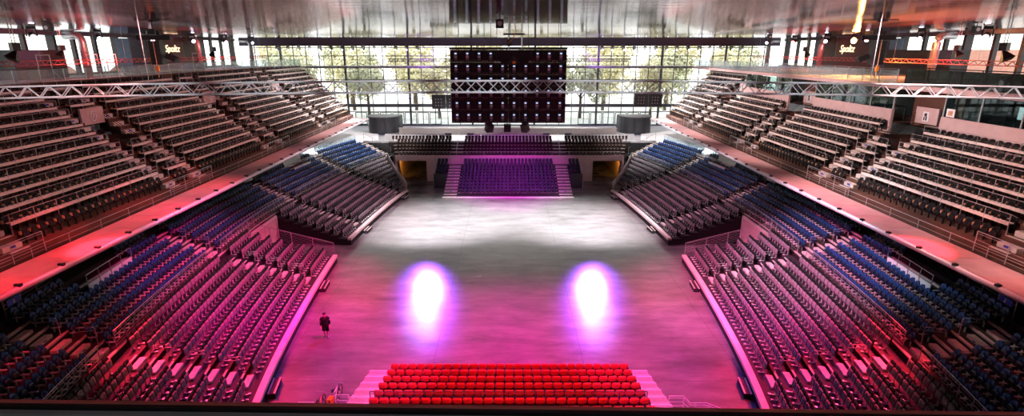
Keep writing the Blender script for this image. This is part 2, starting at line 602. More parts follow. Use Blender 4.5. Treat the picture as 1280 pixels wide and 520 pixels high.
def crown_mesh(seed, mt, R=3.9, n=2600):
    rg = random.Random(seed)
    m_ = MB()
    blobs = [(rg.uniform(-.55, .55) * R, rg.uniform(-.55, .55) * R, rg.uniform(-.4, .75) * R, rg.uniform(.45, .75) * R) for _ in range(9)]
    for _ in range(n):
        bx_, by_, bz_, br = rg.choice(blobs)
        v = Vector((rg.gauss(0, 1), rg.gauss(0, 1), rg.gauss(0, 1))).normalized() * br * rg.uniform(.75, 1.03)
        p = Vector((bx_, by_, bz_)) + v
        a = Vector((rg.gauss(0, 1), rg.gauss(0, 1), rg.gauss(0, 1))).normalized()
        b_ = a.cross(v).normalized() if a.cross(v).length > 1e-4 else Vector((1, 0, 0))
        a = b_.cross(v).normalized()
        sz = rg.uniform(.18, .38)
        m_.quad(p - a * sz, p + b_ * sz * .6, p + a * sz, p - b_ * sz * .6)
    return m_.mesh('crown_mesh', mt)


def trunk_mesh(seed):
    rg = random.Random(seed)
    m_ = MB()
    m_.tube([(0, 0, 0), (.05, .02, 2), (-.05, .05, 4.5), (.1, 0, 6.5)], [.28, .22, .17, .08], 8)
    for k in range(5):
        a = rg.uniform(0, 2 * PI)
        z = rg.uniform(2.8, 5)
        m_.tube([(0, 0, z), (math.cos(a) * .9, math.sin(a) * .9, z + 1.1), (math.cos(a) * 1.7, math.sin(a) * 1.7, z + 2.3)], [.11, .07, .03], 6)
    return m_.mesh('trunk_mesh', M['bark'])


crowns = [crown_mesh(1, M['leafA']), crown_mesh(2, M['leafB']), crown_mesh(3, M['leafA'])]
trunks = [trunk_mesh(4), trunk_mesh(5)]
tp = [(-42 + 14.0 * k, 107.5, (1.05, 1.2, 1.1)[k % 3]) for k in range(7)] + [(-49 + 14.0 * k, 122.0, (1.4, 1.3)[k % 2]) for k in range(8)] + [(-56 + 16.0 * k, 138.0, 1.7) for k in range(8)]
order = sorted(range(len(tp)), key=lambda i: tp[i][0])
for rank, i in enumerate(order):
    x, y, s_ = tp[i]
    kind = 'yellowing' if i % 3 != 1 else 'green'
    t = thing('tree', '%s leafy tree behind the far glass facade, %s of all from the left' % (kind, nth(rank + 1)), 'tree', (x, y, 4.9), i * 1.3, 'trees beyond the far facade')
    t.scale = (s_, s_, s_)
    link('trunk', trunks[i % 2], t)
    link('crown', crowns[i % 3], t, (0, 0, 5.6))


def house(name, label, x, y, L, D, Hh, rz):
    t = thing(name, label, 'building', (x, y, 4.9), rz, 'town houses outside the glass')
    b = MB(); b.bb((-L / 2, -D / 2, 0), (L / 2, D / 2, Hh)); b.build('wall_block', M['house'], t)
    r = MB()
    e = .5
    r.add([(-L / 2 - e, -D / 2 - e, Hh), (L / 2 + e, -D / 2 - e, Hh), (L / 2 + e, D / 2 + e, Hh), (-L / 2 - e, D / 2 + e, Hh), (-L / 2 - e, 0, Hh + D * .38), (L / 2 + e, 0, Hh + D * .38)],
          [(0, 1, 5, 4), (2, 3, 4, 5), (0, 4, 3), (1, 2, 5), (3, 2, 1, 0)])
    r.build('roof', M['houseroof'], t)
    wm = MB(); wm.bb((-.6, -.06, 0), (.6, .06, 1.7))
    me = wm.mesh('house_window_mesh', M['housewin'])
    for k in range(int(L // 3.2)):
        for j in range(max(1, int(Hh // 3.2))):
            link('window', me, t, (-L / 2 + 1.9 + 3.2 * k, -D / 2 - .05, .9 + 3.2 * j))


for i, (x, y, L, D, Hh) in enumerate(((-112, 92, 26, 11, 7.5), (-118, 128, 30, 12, 6.9), (-105, 165, 24, 11, 7.4))):
    house('town_house', '%s town house with pitched roof seen through the left glass' % ('nearest pale', 'middle pale', 'farthest pale')[i], x, y, L, D, Hh, PI / 2)
for i, (x, y, L, D, Hh) in enumerate(((88, 70, 26, 11, 9.0), (94, 104, 30, 12, 8.6), (98, 140, 26, 12, 8.4))):
    house('town_house', '%s town house with pitched roof seen through the right glass' % ('nearest pale', 'middle pale', 'farthest pale')[i], x, y, L, D, Hh, -PI / 2)

# ================================================================== LOWER BOWL
def terrace(mb, side, rows, sa, sb, zbase, n=14, mt=0, mr=1, ms=1, back=True):
    zp = zbase
    for (o0, o1, z) in rows:
        ss0 = [sa(o0) + (sb(o0) - sa(o0)) * k / n for k in range(n + 1)]
        ss1 = [sa(o1) + (sb(o1) - sa(o1)) * k / n for k in range(n + 1)]
        A = [bowl(side, s, o0) for s in ss0]
        B = [bowl(side, s, o1) for s in ss1]
        at = lambda p, zz: (p[0], p[1], zz)
        for k in range(n):
            mb.quad(at(A[k], z), at(A[k + 1], z), at(B[k + 1], z), at(B[k], z), mt)
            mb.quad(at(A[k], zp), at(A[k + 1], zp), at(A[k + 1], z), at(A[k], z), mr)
        for P, Q in ((A[0], B[0]), (A[-1], B[-1])):
            mb.quad(at(P, zbase), at(Q, zbase), at(Q, z), at(P, z), ms)
        last = (B, z)
        zp = z
    if back:
        B, z = last
        for k in range(n):
            mb.quad((B[k][0], B[k][1], zbase), (B[k + 1][0], B[k + 1][1], zbase), (B[k + 1][0], B[k + 1][1], z), (B[k][0], B[k][1], z), ms)


def edging(mb, side, rows, sa, sb, w, h, n=14, skip_first=False, off=0.0):
    for r, (o0, o1, z) in enumerate(rows):
        if skip_first and r == 0:
            continue
        for k in range(n):
            s0 = sa(o0) + (sb(o0) - sa(o0)) * k / n
            s1 = sa(o0) + (sb(o0) - sa(o0)) * (k + 1) / n
            p = [bowl(side, s0, o0 - .012 + off), bowl(side, s1, o0 - .012 + off), bowl(side, s1, o0 + w + off), bowl(side, s0, o0 + w + off)]
            lo, hi = z - .06, z + h
            vs = [(q[0], q[1], lo) for q in p[:2]] + [(q[0], q[1], hi) for q in p]
            mb.add(vs, [(0, 1, 3, 2), (2, 3, 4, 5)], 0)


near_end = lambda o: -29.0
gap_n = lambda o: -2.1 - .05 * o
gap_f = lambda o: 2.2 + .02 * o
far_end = lambda o: 20.6 + 1.08 * o
far_blue = lambda o: 29.6
c_ = lambda v: (lambda o: v)
TEL_AISLE = {'near': (-7.5, -20.7), 'far': (6.3, 19.0)}
BLUE_AISLE = (-20.7, -7.5, 6.3, 19.0)
AW = .62     # half width of an aisle

for sd in (-1, 1):
    S_ = SIDE[sd]
    for blk, (sa, sb) in (('near', (near_end, gap_n)), ('far', (gap_f, far_end))):
        t = thing('retractable_stand', '%s stepped stand of folded grey seats on the %s, %s the gangway' % ('long' if blk == 'near' else 'shorter', S_, 'before' if blk == 'near' else 'beyond'), 'grandstand')
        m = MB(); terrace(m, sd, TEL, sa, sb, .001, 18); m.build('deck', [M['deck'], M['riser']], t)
        k_ = MB()
        n = 18
        for k in range(n):
            s0 = sa(0) + (sb(0) - sa(0)) * k / n
            s1 = sa(0) + (sb(0) - sa(0)) * (k + 1) / n
            q = [bowl(sd, s0, -.07), bowl(sd, s1, -.07), bowl(sd, s1, .30), bowl(sd, s0, .30)]
            k_.add([(p[0], p[1], .50) for p in q] + [(p[0], p[1], .72) for p in q], [(0, 1, 5, 4), (2, 3, 7, 6), (4, 5, 6, 7), (3, 2, 1, 0)] + ([(3, 0, 4, 7)] if k == 0 else []) + ([(1, 2, 6, 5)] if k == n - 1 else []))
        k_.build('front_kerb', M['kerb'], t)
    # the concrete terrace with the blue seats
    t = thing('terrace', 'raked concrete terrace of blue seats on the %s, from the fence up to the balcony' % S_, 'grandstand')
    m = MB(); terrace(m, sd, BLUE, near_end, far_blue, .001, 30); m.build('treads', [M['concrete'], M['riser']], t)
    e = MB(); edging(e, sd, BLUE, near_end, far_blue, .13, .012, 30); e.build('tread_edging', M['edging'], t)


def step_mesh(wd, dp, h, mt=None):
    b = MB()
    b.bb((-wd / 2, 0, 0), (wd / 2, dp, h))
    return b.mesh('step_mesh', mt or M['step'])


def plate_mesh():
    b = MB(); b.bb((-.11, -.012, 0), (.11, -.001, .07)); return b.mesh('row_plate_mesh', M['sign_blue'])


STEP_T = step_mesh(1.16, .34, .14)
NOSE_T = step_mesh(1.16, .10, .020)
STEP_B = step_mesh(1.16, .34, .17)
PLATE = plate_mesh()


def aisle(side, s, rows, label, zfirst=True, floor_box=False, smesh=STEP_T):
    t = thing('aisle_stair', label, 'stairs')
    for r, (o0, o1, z) in enumerate(rows):
        hd = facing(side, s) + PI       # local +y outward
        p = bowl(side, s, o0 + .02, z + .0145)
        o = link('tread_nosing', NOSE_T, t, p, hd)
        if r < len(rows) - 1:
            p = bowl(side, s, o1 - .352 - .045, z + .002)
            o = link('step', smesh, t, p, hd)
            if r % 2 == 1:
                link('row_plate', PLATE, o, (0, 0, .05))
    return t


HOOP = None


def hoop_proto():
    global HOOP
    t = thing('aisle_handrail', 'bent steel handrail hoop standing on an aisle stair', 'handrail')
    a = MB()
    a.tube([(0, 0, 0), (0, 0, .86), (0, .06, .94), (0, .86, .94), (0, .95, .88), (0, .97, .66)], .022, 6)
    a.build('hoop', M['steel'], t)
    b = MB(); b.tube([(0, 0, .74), (0, .86, .74), (0, .94, .80)], .016, 6); b.build('lower_bar', M['steel'], t)
    c = MB(); c.tube([(0, 0, 0), (0, 0, .015)], .06, 8); c.build('foot_plate', M['steel'], t)
    return t


HOOP = hoop_proto()
hoop_used = [False]


def put_hoop(p, hd, label, group):
    if not hoop_used[0]:
        hoop_used[0] = True
        HOOP.location = p
        HOOP.rotation_euler = (0, 0, hd)
        HOOP['label'] = label
        HOOP['group'] = group
        return HOOP
    return dup(HOOP, p, hd, label, group)


AN = {-20.7: 'nearest', -7.5: 'second', 6.3: 'third', 19.0: 'farthest'}
for sd in (-1, 1):
    S_ = SIDE[sd]
    for blk in ('near', 'far'):
        for s in TEL_AISLE[blk]:
            aisle(sd, s, TEL, 'pale steps of the %s aisle through the grey seats on the %s' % (AN[s], S_))
            # loose box step on the arena floor in front of the aisle
            b = thing('box_step', 'small box step on the floor before the %s aisle on the %s' % (AN[s], S_), 'step', bowl(sd, s, -.50, .001), facing(sd, s) + PI)
            mm_ = MB(); mm_.bb((-.75, 0, 0), (.75, .40, .30)); mm_.build('box', M['deck'], b)
            mm_ = MB(); mm_.bb((-.76, -.01, .30), (.76, .08, .325)); mm_.bb((-.76, .33, .30), (.76, .41, .325)); mm_.build('edge_strip', M['step'], b)
            for r in (1, 3, 5) if blk == 'near' else (2, 5):
                put_hoop(bowl(sd, s + .69, TEL[r][0] + .12, TEL[r][2] + .021), facing(sd, s) + PI,
                         'steel handrail hoop at the %s row of the %s grey-seat aisle on the %s' % (nth(r + 1), AN[s], S_), 'handrails in the grey-seat aisles')
    for s in BLUE_AISLE:
        aisle(sd, s, BLUE, 'steps of the %s aisle through the blue seats on the %s' % (AN[s], S_), smesh=STEP_B)
        for r in (1, 3) if s < 0 else (2,):
            put_hoop(bowl(sd, s + .69, BLUE[r][0] + .16, BLUE[r][2] + .021), facing(sd, s) + PI,
                     'steel handrail hoop at the %s row of the %s blue-seat aisle on the %s' % (nth(r + 1), AN[s], S_), 'handrails in the blue-seat aisles')
    aisle(sd, 28.8, BLUE, 'steps at the far end of the blue seats on the %s' % S_, smesh=STEP_B)


def fence(name, label, pts, zs, h, mat_, group=None, bars=4, post_every=2.0, cat='barrier', r=.022, rb=.012, panel=None, panel_h=(.1, .55), zlow=.25):
    """railing along pts (list of Vector with z = foot)"""
    t = thing(name, label, cat, group=group)
    P = [Vector(p) for p in pts]
    L = [0]
    for a, b in zip(P, P[1:]):
        L.append(L[-1] + (b - a).length)
    def at(d):
        for i in range(len(P) - 1):
            if d <= L[i + 1] + 1e-6:
                f = (d - L[i]) / max(1e-6, L[i + 1] - L[i])
                return P[i].lerp(P[i + 1], f)
        return P[-1]
    up = Vector((0, 0, 1))
    mb = MB(); mb.tube([p + up * h for p in P], r, 6); mb.build('top_rail', mat_, t)
    for k in range(bars):
        z = zlow + (h - zlow - .12) * k / max(1, bars - 1)
        mb = MB(); mb.tube([p + up * z for p in P], rb, 5); mb.build('bar', mat_, t)
    n = max(1, int(round(L[-1] / post_every)))
    for k in range(n + 1):
        p = at(L[-1] * k / n)
        rod('post', p + up * .004, p + up * h, r, mat_, t)
    if panel:
        for k in range(n):
            a, b = at(L[-1] * k / n), at(L[-1] * (k + 1) / n)
            d = (b - a).normalized() * .05
            mb = MB(); mb.bar(a + d + up * (panel_h[0] + panel_h[1]) / 2, b - d + up * (panel_h[0] + panel_h[1]) / 2, .02, panel_h[1] - panel_h[0]); mb.build('infill_panel', panel, t)
    return t


def arc(side, s0, s1, o, z, n=10):
    return [bowl(side, s0 + (s1 - s0) * k / n, o, z) for k in range(n + 1)]


for sd in (-1, 1):
    S_ = SIDE[sd]
    zf = TEL[-1][2]
    segs = [(-29, -21.4, 'before the nearest aisle'), (-20.0, -8.2, 'between the nearest and second aisles'), (-6.8, 5.6, 'above the side gangway'), (7.0, 18.3, 'between the third and farthest aisles'), (19.7, 28.0, 'beyond the farthest aisle')]
    for (s0, s1, wh) in segs:
        hasgap = s0 < 0 < s1
        fence('row_fence', 'barred fence between grey and blue seats on the %s, %s' % (S_, wh), arc(sd, s0, s1, O_BLUE + .16, BLUE[0][2] + .016), 0, .98, M['galv'], 'fences between grey and blue seats', bars=5, post_every=1.05, zlow=.14,
              panel=M['glass'] if s0 > 0 else None, panel_h=(.1, .9))
    # end fences of the stand blocks at the gangway and at the gate tunnel
    q = [bowl(sd, gap_n(o) - .06, o, TEL[min(7, int(max(0, (o - .4)) / .85))][2]) for o in (.15, 7.1)]
    zs = [Vector((p[0], p[1], TEL[0][2] + (TEL[-1][2] - TEL[0][2]) * k)) for p, k in zip(q, (0, 1))]
    pts = [zs[0] + (zs[1] - zs[0] + Vector((0, 0, .2))) * k / 7 for k in range(8)]
    fence('end_fence', 'sloping barred fence beside the gangway at the end of the near %s grey seats' % S_, [p + Vector((0, 0, .16)) for p in pts], 0, 1.05, M['galv'], bars=6, post_every=1.7, zlow=.12)
    pts = [bowl(sd, far_end(o) - .1, o, TEL[0][2] + .08 + (TEL[-1][2] - TEL[0][2] + .2) * o / 7.1) for o in (.15, 2.4, 4.8, 7.1)]
    fence('end_fence', 'sloping solid-panel fence above the gate tunnel at the far %s grey seats' % S_, pts, 0, 1.0, M['galv'], bars=2, post_every=1.6, panel=M['pinkwall'], panel_h=(.03, .92))
    pts = [bowl(sd, 29.5, o, BLUE[0][2] + .10 + (BLUE[-1][2] + .35 - BLUE[0][2]) * (o - O_BLUE) / 4.75) for o in (O_BLUE + .2, O_TOP - .1)]
    fence('end_fence', 'sloping barred fence at the far end of the %s blue seats' % S_, pts, 0, 1.0, M['galv'], bars=3, post_every=1.8)
    # portal of the side gangway under the terrace
    t = thing('gangway_portal', 'rose framed doorway under the %s blue terrace at the end of the side gangway' % S_, 'doorway')
    a = bowl(sd, gap_n(7.1) + .10, O_BLUE - .12); b = bowl(sd, gap_f(7.1) - .10, O_BLUE - .12)
    hd = math.atan2((b - a).y, (b - a).x)
    wdt = (b - a).length
    mid = (a + b) / 2
    t.location = mid
    t.rotation_euler = (0, 0, hd)
    m = MB(); m.bb((-wdt / 2, -.09, .002), (-wdt / 2 + .2, .09, 2.86)); m.build('jamb', M['kerb'], t)
    m = MB(); m.bb((wdt / 2 - .2, -.09, .002), (wdt / 2, .09, 2.86)); m.build('jamb', M['kerb'], t)
    m = MB(); m.bb((-wdt / 2, -.09, 2.66), (wdt / 2, .09, 2.86)); m.build('lintel', M['kerb'], t)
    m = MB(); m.bb((-wdt / 2 + .22, -.03, .01), (-.02, .03, 2.6)); m.build('door_leaf', M['pinkwall'], t)
    m = MB(); m.bb((.02, -.03, .01), (wdt / 2 - .22, .03, 2.6)); m.build('door_leaf', M['pinkwall'], t)

    # wheelchair places at the back of the blue seats: white panelled barriers
    for s0, s1, wh in ((-16.2, -12.0, 'nearer'), (13.2, 16.6, 'farther')):
        fence('platform_barrier', 'white panelled barrier before the %s concourse opening on the %s' % (wh, S_), arc(sd, s0, s1, BLUE[4][0] + .20, BLUE[4][2] + .016, 4), 0, 1.15, M['steel'], 'white panelled barriers', bars=1, post_every=1.05, panel=M['white'], panel_h=(.06, .56), zlow=.6)
    t = fence('back_rail', 'low barred rail behind the top blue seats on the near %s' % S_, arc(sd, -19.8, -16.6, O_TOP + .1, Z_CON + .004, 5), 0, 1.05, M['steel'], bars=4, post_every=1.2)
    q = bowl(sd, -19.2, O_TOP + .07, Z_CON + .70)
    m = MB(); m.box((0, 0, 0), (.95, .03, .34)); pl = m.build('sign_plate', M['sign_blue'], t); pl.location = q; pl.rotation_euler = (0, 0, facing(sd, -19.2))
    m = MB(); m.box((0, .02, .06), (.06, .012, .08)); m.box((0, .02, -.04), (.09, .012, .13)); m.box((.04, .02, -.1), (.12, .012, .04)); m.build('pictogram', M['white_paint'], pl)
    fence('back_rail', 'glass back rail behind the top blue seats at the far %s' % S_, arc(sd, 16.9, 18.2, O_TOP + .1, Z_CON + .004, 5), 0, 1.05, M['steel'], bars=0, post_every=1.05, panel=M['railglass'], panel_h=(.08, .98))
    fence('back_rail', 'glass back rail behind the top blue seats at the very far %s end' % S_, arc(sd, 19.8, 28.0, O_TOP + .1, Z_CON + .004, 7), 0, 1.05, M['steel'], bars=0, post_every=1.05, panel=M['railglass'], panel_h=(.08, .98))
# ================================================================== FAR STAND
FCX = -.2
FT = [(65.3 + (0 if i == 0 else .35 + .78 * i), 65.3 + .35 + .78 * (i + 1), .15 + .235 * i) for i in range(11)]   # y0, y1, z
FU = [(74.4 + .8 * i, 74.4 + .8 * (i + 1), 3.15 + .36 * i) for i in range(6)]
FUX = [15.9, 16.3, 16.6, 16.8, 17.0, 17.9]

t = thing('retractable_stand', 'stepped stand of blue seats at the far end of the arena floor', 'grandstand')
m = MB()
for i, (y0, y1, z) in enumerate(FT):
    hw = 8.3 if i < 6 else 10.0
    m.bb((FCX - hw, y0, .001), (FCX + hw, y1, z))
m.build('deck', M['deck'], t)
m = MB()
for i, (y0, y1, z) in enumerate(FT):
    m.bb((FCX - 6.45, y0 - .012, z - .05), (FCX + 6.45, y0 + .07, z + .012))
m.build('tread_edging', M['edging'], t)
m = MB(); m.bb((FCX - 8.35, 65.24, .02), (FCX + 8.35, 65.29, .14)); m.build('front_kerb', M['kerb'], t)
for sd in (-1, 1):
    m = MB(); m.bb((FCX + sd * 8.32, 70.25, .002), (FCX + sd * 10.05, 70.32, 2.0)); m.build('end_panel', M['black'], t)

t = thing('terrace', 'upper terrace of black seats behind the far stand, over the two gate tunnels', 'grandstand')
m = MB()
for i, (y0, y1, z) in enumerate(FU):
    m.bb((-FUX[i], y0, 3.0 if i < 2 else 3.3), (FUX[i], y1, z))
m.build('treads', M['concrete'], t)
m = MB()
for i, (y0, y1, z) in enumerate(FU):
    m.bb((-FUX[i], y0 - .012, z - .05), (FUX[i], y0 + .09, z + .012))
m.build('tread_edging', M['edging'], t)
m = MB()
for x0, x1 in ((-11.8, 11.8), (-16.2, -15.9), (15.9, 16.2)):
    m.bb((x0, 74.33, .002), (x1, 74.39, 2.95))
m.bb((-16.2, 74.33, 2.95), (16.2, 74.39, 3.75))
m.build('front_wall', M['pinkwall'], t)
fence('front_rail', 'steel rail along the front of the far upper terrace', [(-15.6, 74.5, 3.17), (15.6, 74.5, 3.17)], 0, 1.05, M['steel'], bars=1, post_every=2.4, zlow=.8)
for sd in (-1, 1):
    S_ = SIDE[sd]
    t = thing('gate_tunnel', 'gate tunnel into the arena floor at the far %s corner' % S_, 'tunnel')
    m = MB(); m.bb((sd * 11.72, 74.42, .002), (sd * 11.8, 88, 2.95)); m.build('inner_wall', M['white'], t)
    m = MB(); m.bb((sd * 15.9, 74.42, .002), (sd * 15.98, 88, 2.95)); m.build('outer_wall', M['pinkwall'], t)
    m = MB(); m.bb((sd * 11.72, 74.42, 2.955), (sd * 15.98, 88, 2.995)); m.build('soffit', M['dark'], t)
    m = MB(); m.bb((sd * 11.72, 88, .002), (sd * 15.98, 88.1, 2.95)); m.build('end_door', M['dark'], t)
    m = MB()
    for k in range(2):
        m.bar((sd * 11.70, 74.6, 2.0 - .7 * k), (sd * 11.70, 87.5, 2.0 - .7 * k), .06, .10)
    m.build('handrail', M['dark'], t)
    fence('end_fence', 'steel rail sloping down the %s end of the far stand' % S_, [(FCX + sd * 10.05, 74.1, 2.55), (FCX + sd * 10.05, 70.5, 1.65)], 0, .95, M['galv'], bars=3, post_every=1.0)
    m = MB(); m.bb((FCX + sd * 10.02, 70.3, .002), (FCX + sd * 10.08, 74.3, 2.5))
    e_ = thing('side_screen', 'dark rose screen panels closing the %s flank of the far stand' % S_, 'panel')
    for k in range(4):
        m = MB(); m.bb((FCX + sd * 10.09, 70.32 + k * .99, .002), (FCX + sd * 10.15, 71.28 + k * .99, 1.5 + .25 * k)); m.build('panel', M['pinkwall'], e_)
    # stairs
    x = FCX + sd * 7.42
    t = thing('aisle_stair', 'pale steps of the %s aisle up the far stand' % S_, 'stairs')
    nm = MB(); nm.bb((-.84, 0, 0), (.84, .13, .016)); NS = nm.mesh('far_nosing', M['step'])
    sm = MB(); sm.bb((-.84, 0, 0), (.84, .34, .117)); SS = sm.mesh('far_step', M['step'])
    pm = MB(); pm.bb((-.12, -.014, .02), (.12, -.002, .09)); PP = pm.mesh('far_plate', M['sign_blue'])
    for i, (y0, y1, z) in enumerate(FT):
        link('tread_nosing', NS, t, (x, y0 + .005, z + .001))
        if i < 10:
            o = link('step', SS, t, (x, y1 - .345, z + .001))
            if i % 3 == 1:
                link('row_plate', PP, o)
    t = thing('aisle_stair', 'steps of the %s aisle up the far upper terrace' % S_, 'stairs')
    sm = MB(); sm.bb((-.72, 0, 0), (.72, .36, .18)); SS = sm.mesh('far_upper_step', M['concrete'])
    nm = MB(); nm.bb((-.72, 0, 0), (.72, .13, .014)); NS = nm.mesh('far_upper_nosing', M['step'])
    x = FCX + sd * 7.35
    for i, (y0, y1, z) in enumerate(FU):
        link('tread_nosing', NS, t, (x, y0 + .1, z + .014))
        if i < 5:
            link('step', SS, t, (x, y1 - .365, z + .002))
    fence('centre_handrail', 'pale handrail up the middle of the %s far upper aisle' % S_, [(x, 75.0, 3.50), (x, 78.9, 5.255)], 0, .9, M['steel'], bars=0, post_every=1.3)
for x0, x1, wh in ((-19.6, -8.6, 'left'), (-6.4, 6.0, 'middle'), (8.2, 19.6, 'right')):
    tt = fence('back_rail', 'rail with white infill panels behind the %s top row of the far terrace' % wh, [(x0, 79.4, 5.0), (x1, 79.4, 5.0)], 0, 1.02, M['frame'], bars=0, post_every=1.0, r=.02, panel=M['white'], panel_h=(.05, .92))
    for xx in (x0 + .55, x1 - .55):
        m = MB(); m.bb((xx - .5, 79.33, 5.9), (xx + .5, 79.47, 6.12)); m.build('cover_pad', M['seat_navy'], tt)
t = thing('concourse_counter', 'long low tan counter wall on the far concourse', 'counter')
m = MB(); m.bb((-17.6, 85.0, 5.0), (17.0, 85.7, 6.0)); m.build('body', M['counter'], t)
m = MB(); m.bb((-17.7, 84.9, 6.0), (17.1, 85.8, 6.08)); m.build('counter_top', M['edging'], t)
for sd in (-1, 1):
    S_ = SIDE[sd]
    t = thing('booth', 'dark grey booth with rounded front on the %s far concourse' % S_, 'booth')
    pl = [(sd * (20.6 + 2.6 * math.cos(a)), 88.2 + 2.2 * math.sin(a)) for a in np.linspace(PI, 2 * PI, 11)] + [(sd * 23.2, 90.4), (sd * 18.0, 90.4)]
    if sd < 0:
        pl = pl[::-1]
    m = MB(); m.prism(pl, 5.005, 7.55); m.build('body', M['kiosk'], t)
    m = MB(); m.prism([(x * 1.004, y) for x, y in pl], 7.55, 7.68); m.build('roof_rim', M['frame'], t)
    m = MB(); m.bb((sd * 20.0, 85.88, 5.3), (sd * 20.06, 85.98, 7.4)); m.bb((sd * 21.2, 85.88, 5.3), (sd * 21.26, 85.98, 7.4)); m.build('door_trim', M['black'], t)

# ================================================================== NEAR STAND (its back to the camera)
NS_ = [(27.1 - .926 * i, 27.1 - .926 * (i + 1), .1 + .225 * i) for i in range(8)]
t = thing('retractable_stand', 'stepped stand of red seats at the near end of the arena floor', 'grandstand')
m = MB()
for (y0, y1, z) in NS_:
    m.bb((-8.15, y1, .001), (8.0, y0, z))
m.build('deck', M['deck'], t)
for x, wh in ((-7.52, 'left'), (7.38, 'right')):
    t = thing('aisle_stair', 'broad pale steps beside the red seats at their %s end' % wh, 'stairs')
    sm = MB(); sm.bb((-.62, -.36, 0), (.62, 0, .11)); SS = sm.mesh('near_step', M['step'])
    tm = MB(); tm.bb((-.62, -.55, 0), (.62, -.06, .012)); TM = tm.mesh('near_tread', M['edging'])
    nm = MB(); nm.bb((-.62, -.055, 0), (.62, .012, .02)); NM = nm.mesh('near_nosing', M['white_paint'])
    for i, (y0, y1, z) in enumerate(NS_):
        link('tread_nosing', NM, t, (x, y0, z + .001))
        link('tread_cover', TM, t, (x, y0, z + .001))
        if i < 7:
            link('step', SS, t, (x, y1 + .362, z + .001))
fence('guard_rail', 'red-lit barred guard rail across the near stand behind the fifth row of red seats', [(-6.85, 22.5, 1.23), (6.75, 22.5, 1.23)], 0, .72, M['truss_dark'], bars=4, post_every=1.36, zlow=.1)
# railings on the floor either side
fence('floor_railing', 'short barred railing on the floor against the left near stand steps', [(-8.25, 23.5, .003), (-8.95, 23.5, .003)], 0, 1.05, M['white_paint'], bars=4, post_every=.7)
fence('floor_railing', 'barred railing left of the bicycles with a cranked end', [(-9.85, 22.95, .003), (-10.6, 22.95, .003), (-11.2, 22.3, .003)], 0, 1.0, M['white_paint'], bars=4, post_every=.8)
fence('floor_railing', 'barred railing on the floor right of the near stand, cranked twice', [(8.15, 23.4, .003), (8.87, 23.4, .003), (9.05, 22.85, .003), (9.85, 22.85, .003), (10.7, 22.2, .003)], 0, 1.05, M['white_paint'], bars=4, post_every=.8)

# ================================================================== UPPER TIERS
UX, UD, UZ, UR = 24.9, .78, 8.2, .585
U_AISLE = [25.5, 38.7, 42.2, 55.0, 58.5, 71.5, 75.0]
def yend(i):
    return 84.0 + .6 * (UX + UD * i - 22.3)
SECT = [(16.0, 21.4), (22.6, 24.9), (26.1, 38.1), (39.3, 41.6), (42.8, 54.4), (55.6, 57.9), (59.1, 70.9), (72.1, 74.4), (75.6, None)]
PAIRS = [1, 3, 5, 7]
NROW = {-1: 12, 1: 7}


def rows_of(sd, k):
    """rows present in section k"""
    if k in PAIRS:
        return list(range(0, 5)) + (list(range(9, 12)) if (sd < 0 or k == 7) else [])
    if k == 8:
        return list(range(12))
    return list(range(NROW[sd]))


